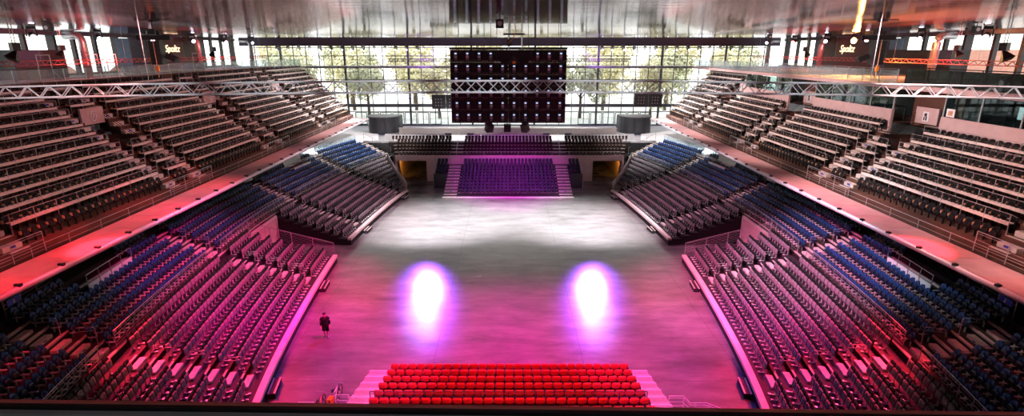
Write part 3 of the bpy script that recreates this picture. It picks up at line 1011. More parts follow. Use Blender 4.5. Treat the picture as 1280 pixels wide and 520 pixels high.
for sd in (-1, 1):
    S_ = SIDE[sd]
    t = thing('balcony_tier', 'steep upper tier on the %s with brown risers and desk rows' % S_, 'grandstand')
    m = MB()
    BND = [16.0] + [b for a in (22.0, 38.7, 55.0, 71.5) for b in (a + .6, a + 2.9)] + [None]
    strips = []
    # alternate: wide strip, pair strip ...
    ys = [16.0]
    for a in (22.0, 38.7, 55.0, 71.5):
        ys += [a + .55, a + 2.95]
    for i in range(12):
        x0 = UX + UD * i
        z = UZ + UR * i
        for k in range(len(ys)):
            y0 = ys[k]
            y1 = ys[k + 1] if k + 1 < len(ys) else yend(i)
            pair = (k % 2 == 1)
            sec = k if k < 8 else 8
            if pair and 5 <= i < 9:
                continue
            if sd > 0 and i >= (7 if not k % 2 else 8) and not (k >= 7):
                continue
            m.bb((sd * x0, y0, z - 1.0), (sd * (x0 + UD), y1, z))
    m.build('treads', M['brownconc'], t)
    # floor of the balcony edge and its sloped panels
    m = MB(); m.bb((sd * 22.35, 16, 7.46), (sd * UX, 84, 7.60)); m.build('edge_beam', M['riser'], t)
    ny = 28
    for k in range(ny):
        y0, y1 = 16 + 68.0 * k / ny, 16 + 68.0 * (k + 1) / ny
        m = MB()
        m.bb((sd * 22.35, y0 + .01, 7.605), (sd * 24.55, y1 - .01, 7.70))
        m.build('ledge_panel', M['ledge'] if k % 2 else M['ledge_b'], t)
    m = MB(); m.tube([(sd * 22.22, 16, 7.60), (sd * 22.22, 84.2, 7.60)], .15, 12); m.build('nose_tube', M['nosetube'], t, smooth=True)
    m = MB(); m.add([(sd * 22.3, 84, 7.2), (sd * 24.9, 84, 7.2), (sd * 24.9, 85.6, 7.2), (sd * 22.3, 84, 7.68), (sd * 24.9, 84, 7.68), (sd * 24.9, 85.6, 7.68)],
                    [(0, 1, 2), (3, 5, 4), (0, 3, 4, 1), (1, 4, 5, 2), (2, 5, 3, 0)]); m.build('end_wedge', M['ledge'], t)
    # pipe clamps with small lamps on the nose tube
    cm = MB(); cm.box((0, 0, .02), (.10, .16, .34)); cm.box((-.10 * 1, 0, .16), (.24, .10, .10)); cm.box((0, .11, .10), (.08, .05, .2))
    cme = cm.mesh('clamp_mesh', M['black'])
    for k in range(27):
        y = 17.3 + 68.0 / 28 * k
        o = link('pipe_clamp', cme, t, (sd * 22.18, y, 7.64))
    # soffit under the tier
    m = MB()
    m.add([(sd * 22.4, 16, 7.44), (sd * 25, 16, 7.14), (sd * 31.5, 16, 9.25), (sd * 22.4, 84, 7.44), (sd * 25, 84.5, 7.14), (sd * 31.5, 88.5, 9.25)],
          [(0, 1, 4, 3), (1, 2, 5, 4)])
    m.build('soffit', M['dark' if 0 else 'pinkwall'], t)
    # front rail along the inner edge of the ledge
    fence('balcony_rail', 'thin pale rail along the ledge in front of the %s upper seats' % S_, [(sd * 24.62, 16, 7.70), (sd * 24.62, 84, 7.70)], 0, .52, M['galv'], bars=1, post_every=2.43, r=.02, zlow=.2)
    for a, wh in ((22.0, 'nearest'), (38.7, 'second'), (55.0, 'third'), (71.5, 'farthest')):
        fence('stair_foot_rail', 'four-bar rail at the foot of the %s pair of stairs on the %s upper tier' % (wh, S_), [(sd * 24.76, a - 1.0, 7.72), (sd * 24.76, a + 4.7, 7.72)], 0, 1.1, M['steel'], 'rails at the stair feet of the upper tiers', bars=3, post_every=1.9, zlow=.3)

    # vomitories between each pair of stairs
    for q_, (a, wh) in enumerate(((38.7, 'nearest'), (55.0, 'middle'), (71.5, 'farthest'))):
        y0, y1 = a + .62, a + 2.88
        xa, xb = UX + UD * 5 + .14, UX + UD * 9 - .02
        zf = UZ + UR * 4 - .05
        t = thing('stairwell', 'stairwell with rose head wall between the %s pair of stairs, %s upper tier' % (wh, S_), 'stairwell')
        m = MB(); m.bb((sd * (xb - .55), y0, zf + 2.15), (sd * (xb - .40), y1, zf + 3.35)); hw = m.build('head_wall', M['pinkwall'], t)
        m = MB(); m.bb((sd * xa, y0, zf - .9), (sd * xb, y1, zf - .8)); m.build('stairwell_floor', M['dark'], t)
        m = MB(); m.bb((sd * (xb - .30), y0, zf - .8), (sd * (xb - .2), y1, zf + 1.65)); m.build('shade_sheet', M['black'], t)  # black sheet standing in for the shade inside the opening
        m = MB(); m.bb((sd * xa, y0, zf - .79), (sd * (xb - .56), y0 + .05, zf + 1.2)); m.build('side_wall', M['brown'], t)
        m = MB(); m.bb((sd * xa, y1 - .05, zf - .79), (sd * (xb - .56), y1, zf + 1.2)); m.build('side_wall', M['brown'], t)
        m = MB()
        for k in range(5):
            m.bar((sd * (xa + .05), y1 - .10, zf + .35 + .2 * k), (sd * (xb - .6), y1 - .10, zf + 2.1 + .2 * k), .03, .03)
        m.build('stair_balustrade', M['black'], t)
        m = MB()
        for k in range(6):
            m.bar((sd * (xa - .05), y0 + .1, zf + .25 + .16 * k), (sd * (xa - .05), y1 - .4, zf + .25 + .16 * k), .03, .03)
        m.build('front_balustrade', M['black'], t)
        if sd < 0:
            m = MB()
            ring = [(sd * (xb - .58), (y0 + y1) / 2 + .26 * math.cos(u), zf + 2.75 + .36 * math.sin(u)) for u in np.linspace(0, 2 * PI, 17)]
            m.tube(ring, .05, 5, cap=False)
            m.tube([(sd * (xb - .58), (y0 + y1) / 2 + .10, zf + 2.95), (sd * (xb - .58), (y0 + y1) / 2 - .08, zf + 2.6)], .05, 5)
            m.build('emblem', M['white'], hw)
        else:
            m = MB(); m.bb((sd * (xb - .60), (y0 + y1) / 2 - .3, zf + 2.35), (sd * (xb - .56), (y0 + y1) / 2 + .3, zf + 3.05)); em = m.build('emblem', M['white'], hw)
            m = MB()
            m.bb((sd * (xb - .63), (y0 + y1) / 2 - .12, zf + 2.72), (sd * (xb - .605), (y0 + y1) / 2 + .12, zf + 2.95))
            m.bb((sd * (xb - .63), (y0 + y1) / 2 - .16, zf + 2.42), (sd * (xb - .605), (y0 + y1) / 2 - .04, zf + 2.72))
            m.bb((sd * (xb - .63), (y0 + y1) / 2 + .05, zf + 2.42), (sd * (xb - .605), (y0 + y1) / 2 + .15, zf + 2.68))
            m.build('pictogram', M['black'], em)
        m = MB(); m.bb((sd * (xa - .12), y1 - .55, zf + .35), (sd * (xa - .08), y1 - .05, zf + .85)); sg = m.build('notice', M['white'], t)
        m = MB(); m.bb((sd * (xa - .135), y1 - .40, zf + .5), (sd * (xa - .122), y1 - .20, zf + .7)); m.build('notice_mark', M['black'], sg)

    # stairs
    sm = MB(); sm.bb((-.56, 0, 0), (.56, .36, .29)); SS = sm.mesh('upper_step', M['step'])
    nm = MB(); nm.bb((-.56, 0, 0), (.56, .17, .018)); NM = nm.mesh('upper_nosing', M['step'])
    pm = MB(); pm.bb((-.16, -.015, .12), (.16, -.002, .24)); PM = pm.mesh('upper_plate', M['sign_blue'])
    for q_, y in enumerate(U_AISLE):
        t = thing('aisle_stair', 'pale block steps of the %s stair on the %s upper tier' % (nth(q_ + 1) + ' nearest', S_), 'stairs')
        for i in range(NROW[sd]):
            x0, z = UX + UD * i, UZ + UR * i
            link('tread_nosing', NM, t, (sd * (x0 + .005), y, z + .001), -sd * PI / 2)
            if i < NROW[sd] - 1:
                o = link('step', SS, t, (sd * (x0 + UD - .365), y, z + .001), -sd * PI / 2)
                if i % 2 == 0:
                    link('row_plate', PM, o)

    # desk rows
    for k, (y0, y1) in enumerate(SECT):
        if k in PAIRS and sd > 0 and k != 7:
            rl = list(range(1, 5))
        else:
            rl = [r for r in rows_of(sd, k) if r >= 1]
        if k < 2:
            continue
        wh = {2: 'between the first and second stairs', 3: 'in the narrow block after the second stair', 4: 'between the third and fourth stairs', 5: 'in the narrow block after the fourth stair',
              6: 'between the fifth and sixth stairs', 7: 'in the narrow block between the last two stairs', 8: 'beyond the last stair'}[k]
        for r in rl:
            x0, z = UX + UD * r, UZ + UR * r
            e1 = (yend(r) - .3) if y1 is None else y1
            L = e1 - y0
            t = thing('desk_row', '%s desk row on the %s, %s' % (nth(r), S_, wh), 'desk', (sd * x0, y0, z + .002), 0, 'desk rows of the upper tiers')
            m = MB(); m.bb((0, 0, .62), (sd * .27, L, .67)); m.bb((0, 0, .52), (sd * .03, L, .62)); m.build('desk_top', M['desk'], t)
            m = MB()
            yy = .25
            while yy < L - .1:
                m.bb((sd * .16, yy, .672), (sd * .24, yy + .12, .77)); m.bb((sd * .17, yy + .26, .672), (sd * .25, yy + .36, .74))
                yy += .52
            m.build('fitting_row', M['fitting'], t)['kind'] = 'stuff'
            n = max(1, int(round(L / 1.5)))
            for q in range(n + 1):
                rod('post', (sd * .012, L * q / n, 0), (sd * .012, L * q / n, 1.12), .022, M['galv'], t, 5)
            rod('rail', (sd * .012, 0, 1.12), (sd * .012, L, 1.12), .022, M['galv'], t, 5)
            if k in (2, 4) and r < 8:
                rod('rail_return', (sd * .012, 0, 1.12), (sd * .40, 0, .95), .018, M['galv'], t, 5)

    # what stands behind the top row
    if sd < 0:
        m = MB(); m.bb((-34.58, 16, 14.2), (-34.30, 80, 15.72)); o = m.build('parapet_wall', M['brown']); tag(o, 'low brown parapet wall behind the top row of the left upper tier', 'parapet')
        fence('glass_balustrade', 'glass balustrade with steel posts on the brown parapet on the left', [(-34.44, 16, 15.72), (-34.44, 80, 15.72)], 0, .95, M['steel'], bars=1, post_every=2.2, r=.03, panel=M['railglass'], panel_h=(.05, .9))
        fence('glass_balustrade', 'farther glass balustrade along the upper concourse edge on the left', [(-34.44, 80.4, 15.40), (-34.44, 91, 15.40)], 0, 1.2, M['steel'], bars=1, post_every=2.2, r=.03, panel=M['railglass'], panel_h=(.05, 1.1))
    else:
        fence('glass_balustrade', 'glass balustrade with steel posts on the slab edge above the right boxes', [(30.75, 43.5, 15.40), (30.75, 91, 15.40)], 0, 1.15, M['steel'], bars=1, post_every=2.2, r=.03, panel=M['railglass'], panel_h=(.05, 1.05))
        fence('dark_glass_balustrade', 'glass balustrade coloured dark for reflection on the slab edge at the near right', [(30.75, 22, 15.40), (30.75, 42.6, 15.40)], 0, 1.3, M['black'], bars=1, post_every=2.4, r=.035, panel=M['darkglass'], panel_h=(.05, 1.2))
        zt = UZ + UR * 6 + .55
        for q_, (y0, y1, wh) in enumerate(((25.9, 37.9, 'nearest'), (42.9, 54.3, 'middle'), (59.2, 70.6, 'farthest'))):
            t = thing('spectator_box', '%s glass-fronted spectator box above the right upper seats' % wh, 'box')
            m = MB(); m.bb((30.42, y0, zt - 1.0), (30.62, y1, zt + 1.22)); m.build('sill_wall', M['pinkwall'], t)
            m = MB(); m.bb((35.0, y0, zt - .6), (35.2, y1, 15.0)); m.build('back_wall', M['kiosk'], t)
            m = MB(); m.bb((30.63, y0, zt + .15), (34.99, y1, zt + .25)); m.build('box_floor', M['brown'], t)
            n = max(2, int(round((y1 - y0) / 2.9)))
            for k in range(n + 1):
                yy = y0 + .05 + (y1 - y0 - .1) * k / n
                m = MB(); m.bb((30.48, yy - .05, zt + 1.225), (30.58, yy + .05, 15.03)); m.build('mullion', M['steel'], t)
            for k in range(n):
                ya, yb = y0 + .05 + (y1 - y0 - .1) * k / n + .06, y0 + .05 + (y1 - y0 - .1) * (k + 1) / n - .06
                m = MB(); m.bb((30.52, ya, zt + 1.23), (30.54, yb, 15.03)); m.build('pane', M['boxglass'], t)
            # furniture seen through the glass
            for k in range(n):
                yy = y0 + (y1 - y0) * (k + .5) / n
                lb = '%s dark bar table inside the %s spectator box on the right' % (nth(k + 1), wh)
                b = thing('bar_table', lb, 'table', (31.6, yy, zt + .255))
                g = MB(); g.bb((-.5, -.7, 1.05), (.5, .7, 1.10)); g.build('tabletop', M['dark'], b)
                for a1 in (-.42, .42):
                    for b1 in (-.6, .6):
                        g = MB(); g.bb((a1 - .03, b1 - .03, 0), (a1 + .03, b1 + .03, 1.05)); g.build('leg', M['steel'], b)
        sc_ = thing('wall_screen', 'bright screen on the back wall of the nearest spectator box', 'screen', (34.9, 36.2, zt + 1.1))
        g = MB(); g.bb((-.04, -.75, 0), (.0, .75, .95)); g.build('screen_frame', M['black'], sc_)
        g = MB(); g.bb((-.055, -.68, .06), (-.041, .68, .89)); g.build('display', M['screen'], sc_)
        nt_ = thing('notice', 'small white notice in the lower corner of the nearest spectator box glass', 'notice', (30.47, 37.2, zt + 1.27))
        g = MB(); g.bb((-.015, -.35, 0), (.015, .35, .55)); g.build('sheet', M['white'], nt_)
        g = MB(); g.bb((-.03, -.18, .12), (-.016, .18, .42)); g.build('printed_mark', M['bracket_wood'], nt_)
        for (y0, y1, wh) in ((38.0, 42.8, 'nearer'), (54.4, 59.1, 'farther')):
            t = thing('pier', 'brown pier wall behind the %s stairwell on the right' % wh, 'wall')
            m = MB(); m.bb((32.0, y0, 12.3), (32.3, y1, 15.03)); m.build('body', M['brown'], t)
            m = MB(); m.bb((31.94, y0 + .6, 13.0), (31.995, y0 + 1.6, 14.9)); m.build('dark_opening', M['black'], t)  # black plate, the opening's shade is in its colour

# ================================================================== SEATS
def seat_meshes():
    P = {}
    # grey retractable seat: black shell, grey pad folded against it, pale foot
    a = MB(); a.panel(.46, .52, .045, (0, -.06, .40), .14, .03, .04); P['grey_back'] = a.mesh('grey_back', M['seat_black'], True)
    a = MB(); a.panel(.43, .42, .05, (0, .035, .33), .10, .01, .02); P['grey_pad'] = a.mesh('grey_pad', M['grey_pad'], True)
    a = MB(); a.bb((-.03, -.05, .0), (.03, .01, .42)); a.bb((-.025, .0, .01), (.025, .24, .04)); a.bb((-.055, .20, .0), (.055, .34, .075)); P['grey_foot'] = a.mesh('grey_foot', M['bracket'])
    # blue shell seat
    a = MB(); a.panel(.44, .48, .05, (0, -.05, .38), .15, .05, .10); P['blue_back'] = a.mesh('blue_back', M['seat_blue'], True)
    a = MB(); a.panel(.40, .30, .06, (0, .04, .34), .08, .02, .06); P['blue_pan'] = a.mesh('blue_pan', M['seat_navy'], True)
    a = MB(); a.bb((-.03, -.05, .0), (.03, .01, .40)); a.bb((-.02, -.04, .30), (.16, .005, .34)); a.bb((.14, -.03, .295), (.21, .37, .345)); P['blue_foot'] = a.mesh('blue_foot', M['bracket'])
    # black desk seat of the upper tiers
    a = MB(); a.panel(.47, .54, .05, (0, -.06, .40), .13, .04, .09); P['black_back'] = a.mesh('black_back', M['seat_black'], True)
    a = MB(); a.panel(.42, .34, .06, (0, .04, .36), .08, .02, .06); a.bb((-.03, -.05, .0), (.03, .02, .42)); P['black_pan'] = a.mesh('black_pan', M['seat_black'], True)
    a = MB(); a.bb((.235, -.07, .56), (.275, .06, .74)); P['black_arm'] = a.mesh('black_arm', M['bracket_wood'])
    # narrower seats of the far stand and far terrace
    a = MB(); a.panel(.40, .44, .05, (0, -.06, .43), .14, .04, .06); P['far_blue'] = a.mesh('far_blue', M['seat_navy'], True)
    a = MB(); a.panel(.34, .28, .06, (0, .04, .34), .08, .02, .05); a.bb((-.03, -.05, 0), (.03, .02, .40)); P['far_pan'] = a.mesh('far_pan', M['deck'], True)
    a = MB(); a.panel(.34, .34, .05, (0, -.07, .54), .14, .04, .08); P['far_black'] = a.mesh('far_black', M['seat_black'], True)
    a = MB(); a.panel(.32, .30, .06, (0, .04, .34), .08, .02, .05); a.bb((-.03, -.05, 0), (.03, .02, .40)); P['far_bpan'] = a.mesh('far_bpan', M['brownconc'], True)
    # red seat of the near stand
    a = MB(); a.panel(.46, .44, .06, (0, -.06, .42), .16, .03, .05); P['red_back'] = a.mesh('red_back', M['seat_red'], True)
    a = MB(); a.panel(.43, .34, .07, (0, .05, .36), .08, .02, .05); P['red_pan'] = a.mesh('red_pan', M['seat_red'], True)
    a = MB(); a.bb((-.03, -.06, .0), (.03, .01, .42)); a.bb((.225, -.12, .0), (.265, -.06, .58)); a.bb((.222, -.14, .56), (.268, .22, .60)); P['red_frame'] = a.mesh('red_frame', M['black'])
    return P


SM = seat_meshes()
KIND = {'grey': (('backrest', 'grey_back'), ('seat', 'grey_pad'), ('foot', 'grey_foot')),
        'blue': (('backrest', 'blue_back'), ('seat', 'blue_pan'), ('bracket', 'blue_foot')),
        'black': (('backrest', 'black_back'), ('seat', 'black_pan'), ('armrest', 'black_arm')),
        'red': (('backrest', 'red_back'), ('seat', 'red_pan'), ('frame', 'red_frame'))}
SEATS = {k: [] for k in KIND}     # (pos, heading, label or None)


def along(side, s0, s1, o, pitch=.5, pad=.06):
    """evenly spaced stations on a row between two aisles"""
    n = 60
    S = [s0 + (s1 - s0) * k / n for k in range(n + 1)]
    P_ = [bowl(side, s, o) for s in S]
    L = [0]
    for a, b in zip(P_, P_[1:]):
        L.append(L[-1] + (b - a).length)
    cnt = int((L[-1] - 2 * pad) / pitch)
    off = (L[-1] - cnt * pitch) / 2 + pitch / 2
    out = []
    for q in range(cnt):
        d = off + q * pitch
        out.append(float(np.interp(d, L, S)))
    return out


for sd in (-1, 1):
    S_ = SIDE[sd]
    for r, (o0, o1, z) in enumerate(TEL):
        o = (.4 + .85 * r) + .50
        secs = [(near_end(o), -20.7 - AW, 'before the nearest aisle'), (-20.7 + AW, -7.5 - AW, 'between two nearest aisles'), (-7.5 + AW, gap_n(o) - .1, 'beside the gangway'),
                (gap_f(o) + .1, 6.3 - AW, ''), (6.3 + AW, 19 - AW, ''), (19 + AW, far_end(o) - .2, '')]
        for (s0, s1, wh) in secs:
            st = along(sd, s0, s1, o)
            for q, s in enumerate(st):
                # counted away from the aisle at the camera end of the block, except the first block
                nn = (len(st) - q) if wh.startswith('before') else q + 1
                lab = 'folded grey seat, %s from aisle, %s row up, %s stand, %s' % (nth(nn), nth(r + 1), S_, wh) if wh else None
                SEATS['grey'].append((bowl(sd, s, o, z + .003), facing(sd, s), lab, s1 - s0))
    for r, (o0, o1, z) in enumerate(BLUE):
        o = o0 + .60
        secs = [(-29.0, -20.7 - AW, 'before the nearest aisle'), (-20.7 + AW, -7.5 - AW, 'past the nearest aisle'), (-7.5 + AW, 6.3 - AW, 'past the second aisle'), (6.3 + AW, 19 - AW, 'past the third aisle'), (19 + AW, 28.0, 'past the farthest aisle')]
        for (s0, s1, wh) in secs:
            st = along(sd, s0, s1, o)
            for q, s in enumerate(st):
                if r >= 4 and (-16.4 < s < -11.8 or 13.0 < s < 16.8):
                    continue
                nn = (len(st) - q) if wh.startswith('before') else q + 1
                SEATS['blue'].append((bowl(sd, s, o, z + .003), facing(sd, s), 'blue shell seat, %s from aisle, %s row up, %s side, %s' % (nth(nn), nth(r + 1), S_, wh), 0))
    for k, (y0, y1) in enumerate(SECT):
        for r in rows_of(sd, k):
            if sd > 0 and r >= 7 and k not in (7, 8):
                continue
            x, z = UX + UD * r + .56, UZ + UR * r + .003
            e1 = (yend(r) - .5) if y1 is None else y1
            cnt = int((e1 - y0 - .1) / .56)
            off = (e1 - y0 - cnt * .56) / 2 + .28
            wh = {0: None, 1: None, 2: 'past the first stair', 3: 'between second and third stairs', 4: 'past the third stair', 5: 'between fourth and fifth stairs',
                  6: 'past the fifth stair', 7: 'between the last stairs', 8: 'past the last stair'}[k]
            for q in range(cnt):
                nn = (cnt - q) if k == 0 else q + 1
                SEATS['black'].append((Vector((sd * x, y0 + off + q * .56, z)), sd * PI / 2, ('black seat, %s along %s row, %s upper tier, %s' % (nth(nn), nth(r + 1), S_, wh)) if wh else None, 0))
for r, (y0, y1, z) in enumerate(FT):
    for x0, x1 in ((FCX - 6.4, FCX + 6.4), (FCX - 10.0, FCX - 8.35), (FCX + 8.35, FCX + 10.0)):
        if x1 - x0 < 3 and r < 6:
            continue
        cnt = int((x1 - x0) / .5)
        off = (x1 - x0 - cnt * .5) / 2 + .25
        for q in range(cnt):
            SEATS['blue'].append((Vector((x0 + off + q * .5, (65.65 + .78 * r) + .50, z + .003)), PI, None, 'far'))
for r, (y0, y1, z) in enumerate(FU):
    for x0, x1 in ((-FUX[r] + .2, FCX - 8.15), (FCX - 6.55, FCX + 6.55), (FCX + 8.15, FUX[r] - .2)):
        cnt = int((x1 - x0) / .5)
        off = (x1 - x0 - cnt * .5) / 2 + .25
        for q in range(cnt):
            SEATS['black'].append((Vector((x0 + off + q * .5, y0 + .5, z + .003)), PI, None, 'far'))
for r, (y0, y1, z) in enumerate(NS_[:7]):
    cnt = 27
    for q in range(cnt):
        SEATS['red'].append((Vector((-6.76 + .5 * q + .25, y0 - .52, z + .003)), 0.0, 'red upholstered seat, %s from the left, %s row up from the floor, near stand' % (nth(q + 1), nth(r + 1)), 0))

GROUP = {'grey': 'folded grey seats of the side stands', 'blue': 'blue shell seats of the terraces', 'black': 'black seats of the upper tiers', 'red': 'red seats of the near stand'}
NAME = {'grey': 'folding_seat', 'blue': 'shell_seat', 'black': 'spectator_chair', 'red': 'upholstered_seat'}
LIMIT = {'grey': 300, 'blue': 300, 'black': 300, 'red': 300}


FAR_PARTS = {'blue': (('backrest', 'far_blue'), ('seat', 'far_pan')), 'black': (('backrest', 'far_black'), ('seat', 'far_bpan'))}


def stuff_mesh(name, items, parts, far=()):
    """one mesh holding many copies (numpy, for speed)"""
    V, Fl, Ls, Mi, mats = [], [], [], [], []
    base = 0
    jobs = [(mk, [i for i in items if i[3] != 'far']) for _, mk in parts] + [(mk, [i for i in items if i[3] == 'far']) for _, mk in far]
    for pi, (mk, its) in enumerate(jobs):
        if not its:
            continue
        me = SM[mk]
        nv = len(me.vertices)
        co_ = np.empty(nv * 3, np.float32); me.vertices.foreach_get('co', co_); co_ = co_.reshape(-1, 3)
        nl = len(me.loops)
        li = np.empty(nl, np.int32); me.loops.foreach_get('vertex_index', li)
        npol = len(me.polygons)
        lt = np.empty(npol, np.int32); me.polygons.foreach_get('loop_total', lt)
        mats.append(me.materials[0])
        for (p, h, _l, _e) in its:
            c, s = math.cos(h), math.sin(h)
            R = np.array(((c, s, 0), (-s, c, 0), (0, 0, 1)), np.float32)
            V.append(co_ @ R + np.array(p, np.float32))
            Fl.append(li + base)
            Ls.append(lt)
            Mi.append(np.full(npol, len(mats) - 1, np.int32))
            base += nv
    V = np.concatenate(V); Fl = np.concatenate(Fl); Ls = np.concatenate(Ls); Mi = np.concatenate(Mi)
    me = bpy.data.meshes.new(name)
    me.vertices.add(len(V)); me.vertices.foreach_set('co', V.ravel())
    me.loops.add(len(Fl)); me.loops.foreach_set('vertex_index', Fl.astype(np.int32))
    me.polygons.add(len(Ls))
    st = np.zeros(len(Ls), np.int32); st[1:] = np.cumsum(Ls)[:-1]
    me.polygons.foreach_set('loop_start', st)
    me.polygons.foreach_set('material_index', Mi)
    for mt in mats:
        me.materials.append(mt)
    me.update(calc_edges=True)
    me.validate()
    return me


used_labels = set()
for kind, items in SEATS.items():
    scored = []
    for it in items:
        x, y, sc_ = project(it[0] + Vector((0, 0, .6)))
        vis = it[2] is not None and 2 < x < 1278 and 2 < y < 509
        if kind == 'blue' and vis and abs(it[0].x) > 1 and it[2]:
            # hidden under the balcony edge: skip
            zc = it[0].y
            if (CAM_H - it[0].z - .6) / abs(it[0].x) < (CAM_H - 7.45) / 22.2:
                vis = False
        scored.append((sc_ if vis else -1, it))
    scored.sort(key=lambda q: -q[0])
    ind = [q[1] for q in scored[:LIMIT[kind]] if q[0] > 0]
    ids = set(id(i) for i in ind)
    rest = [i for i in items if id(i) not in ids]
    proto = None
    for (p, h, lab, _e) in ind:
        assert lab not in used_labels, lab
        used_labels.add(lab)
        if proto is None:
            proto = thing(NAME[kind], lab, 'seat', p, h, GROUP[kind])
            for pn, mk in KIND[kind]:
                link(pn, SM[mk], proto)
        else:
            dup(proto, p, h, lab)
    if rest:
        o = link(NAME[kind] + '_rows', stuff_mesh(NAME[kind] + '_rows', rest, KIND[kind], FAR_PARTS.get(kind, ())))
        tag(o, {'grey': 'all the farther folded grey seats of both side stands', 'blue': 'all the farther blue shell seats of the terraces and far stand', 'black': 'all the farther black seats of the upper tiers and far terrace', 'red': 'remaining red seats of the near stand'}[kind], 'seats', kind='stuff')
# ================================================================== RIGGING
def truss(name, label, pts, size, mt, bay, r=.028, rb=.014, group=None, cat='truss'):
    t = thing(name, label, cat, group=group)
    P = [Vector(p) for p in pts]
    up = Vector((0, 0, 1))
    L = [0]
    for a, b in zip(P, P[1:]):
        L.append(L[-1] + (b - a).length)
    def at(d):
        d = min(max(d, 0), L[-1])
        for i in range(len(P) - 1):
            if d <= L[i + 1] + 1e-6:
                return P[i].lerp(P[i + 1], (d - L[i]) / max(1e-6, L[i + 1] - L[i]))
        return P[-1]
    side = ((P[-1] - P[0]).cross(up)).normalized()
    h = size / 2
    offs = [side * h + up * h, side * h - up * h, -side * h + up * h, -side * h - up * h]
    for q in offs:
        m = MB(); m.tube([p + q for p in P], r, 6); m.build('chord', mt, t)
    m = MB()
    n = int(L[-1] / bay)
    for k in range(n):
        a, b = at(L[-1] * k / n), at(L[-1] * (k + .5) / n)
        c = at(L[-1] * (k + 1) / n)
        for sgn in (1, -1):
            q = side * h * sgn
            if sgn > 0:
                m.bar(a + q - up * h, b + q + up * h, rb * 2, rb * 2); m.bar(b + q + up * h, c + q - up * h, rb * 2, rb * 2)
            else:
                m.bar(a + q + up * h, b + q - up * h, rb * 2, rb * 2); m.bar(b + q - up * h, c + q + up * h, rb * 2, rb * 2)
        m.bar(a + side * h + up * h, a - side * h + up * h, rb * 1.6, rb * 1.6)
        m.bar(a + side * h - up * h, b - side * h - up * h, rb * 1.6, rb * 1.6)
    m.build('bracing', mt, t)
    return t


def sag(x):
    return 16.42 - .30 * (x / 24.0) ** 2


tr = truss('lighting_truss', 'long bare aluminium box truss spanning the whole hall below the roof', [(x, 24.6, sag(x)) for x in np.linspace(-30, 30, 25)], .50, M['alu'], 1.0, .034, .017)
for x in (-27, -16.2, 16.2, 27):
    rod('hanging_cable', (x, 24.6, sag(x) + .25), (x, 24.6, Z_CEIL), .012, M['steel'], tr, 5)
m = MB(); m.tube([(-30, 24.75, 16.30), (30, 24.75, 16.30)], .03, 6)
for sd in (-1, 1):
    tr = truss('lighting_truss', 'red-lit truss along the upper concourse edge on the %s' % SIDE[sd], [(sd * 39.5, y, 16.95) for y in np.linspace(18, 90, 10)], .36, M['truss_red'], .9, .03, .014)
    for k, y in enumerate(np.linspace(26, 88, 7)):
        rod('hanging_cable', (sd * 39.5, float(y), 17.12), (sd * 39.5, float(y), Z_CEIL), .012, M['steel'], tr, 5)
tr = truss('lighting_truss', 'purple-lit truss on the far gallery left of the video wall', [(-20.5, 93.2, 16.35), (-9.0, 93.2, 16.35)], .45, M['truss_dark'], .9, .05, .03)
for x in (-20, -9.5):
    rod('leg', (x, 93.2, Z_UP + .002), (x, 93.2, 16.2), .05, M['truss_dark'], tr)
tr = truss('lighting_truss', 'purple-lit truss on the far gallery right of the video wall', [(9.6, 93.2, 16.35), (20.5, 93.2, 16.35)], .45, M['truss_dark'], .9, .05, .03)
for x in (10, 20):
    rod('leg', (x, 93.2, Z_UP + .002), (x, 93.2, 16.2), .05, M['truss_dark'], tr)
fence('gallery_rail', 'thin steel rail along the far gallery edge', [(-34, 92.6, Z_UP + .003), (31, 92.6, Z_UP + .003)], 0, 1.05, M['frame'], bars=2, post_every=3.0)

# ------------------------------------------------------------------ video wall seen from behind
LX0, LX1, LZ0, LZ1, LY = -5.17, 4.95, 11.72, 18.02, 48.0
vw = thing('video_wall', 'hanging video wall seen from behind, a dark grid of cabinets with small lights', 'screen', (0, 0, 0))
cw, chh = (LX1 - LX0) / 10, (LZ1 - LZ0) / 6
cb = MB()
cb.bb((-cw / 2 + .002, 0, .003), (cw / 2 - .002, .10, chh - .003))
for xx in (-cw / 2 + .05, cw / 2 - .05):
    cb.bb((xx - .03, -.03, .012), (xx + .03, 0, chh - .012))
for zz in (.045, chh - .045):
    cb.bb((-cw / 2 + .02, -.03, zz - .03), (cw / 2 - .02, 0, zz + .03))
cb.bb((-cw / 2 + .12, -.04, .35), (-cw / 2 + .30, 0, .75)); cb.bb((cw / 2 - .30, -.04, .35), (cw / 2 - .12, 0, .75))
CBM = cb.mesh('cabinet_mesh', M['black'])
pb = MB(); pb.bb((-.13, -.09, .14), (.13, -.001, .88)); PBM = pb.mesh('power_box_mesh', M['frame'])
hn = MB(); hn.tube([(.085 * math.cos(a), -.10, .48 + .075 * math.sin(a)) for a in np.linspace(0, 2 * PI, 11)], .032, 5, cap=False); HNM = hn.mesh('ring_handle_mesh', M['white_paint'])
il = MB(); il.bb((-.085, -.105, .68), (.085, -.092, .78)); ILM = il.mesh('indicator_mesh', M['led_ind'])
sc = MB()
for xx in (-.42, -.30, .30, .42):
    for zz in (.10, .16):
        sc.bb((xx - .02, -.05, zz - .02), (xx + .02, -.031, zz + .02))
SCM = sc.mesh('connector_mesh', M['bracket_wood'])
for i in range(10):
    for j in range(6):
        c = link('cabinet', CBM, vw, (LX0 + cw * (i + .5), LY, LZ0 + chh * j))
        link('power_box', PBM, c)
        link('ring_handle', HNM, c)
        link('indicator_light', ILM, c)
        link('connector', SCM, c)
m = MB(); m.bb((LX0 - .05, LY - .1, LZ1 + .01), (LX1 + .05, LY + .12, LZ1 + .16)); m.build('top_beam', M['black'], vw)
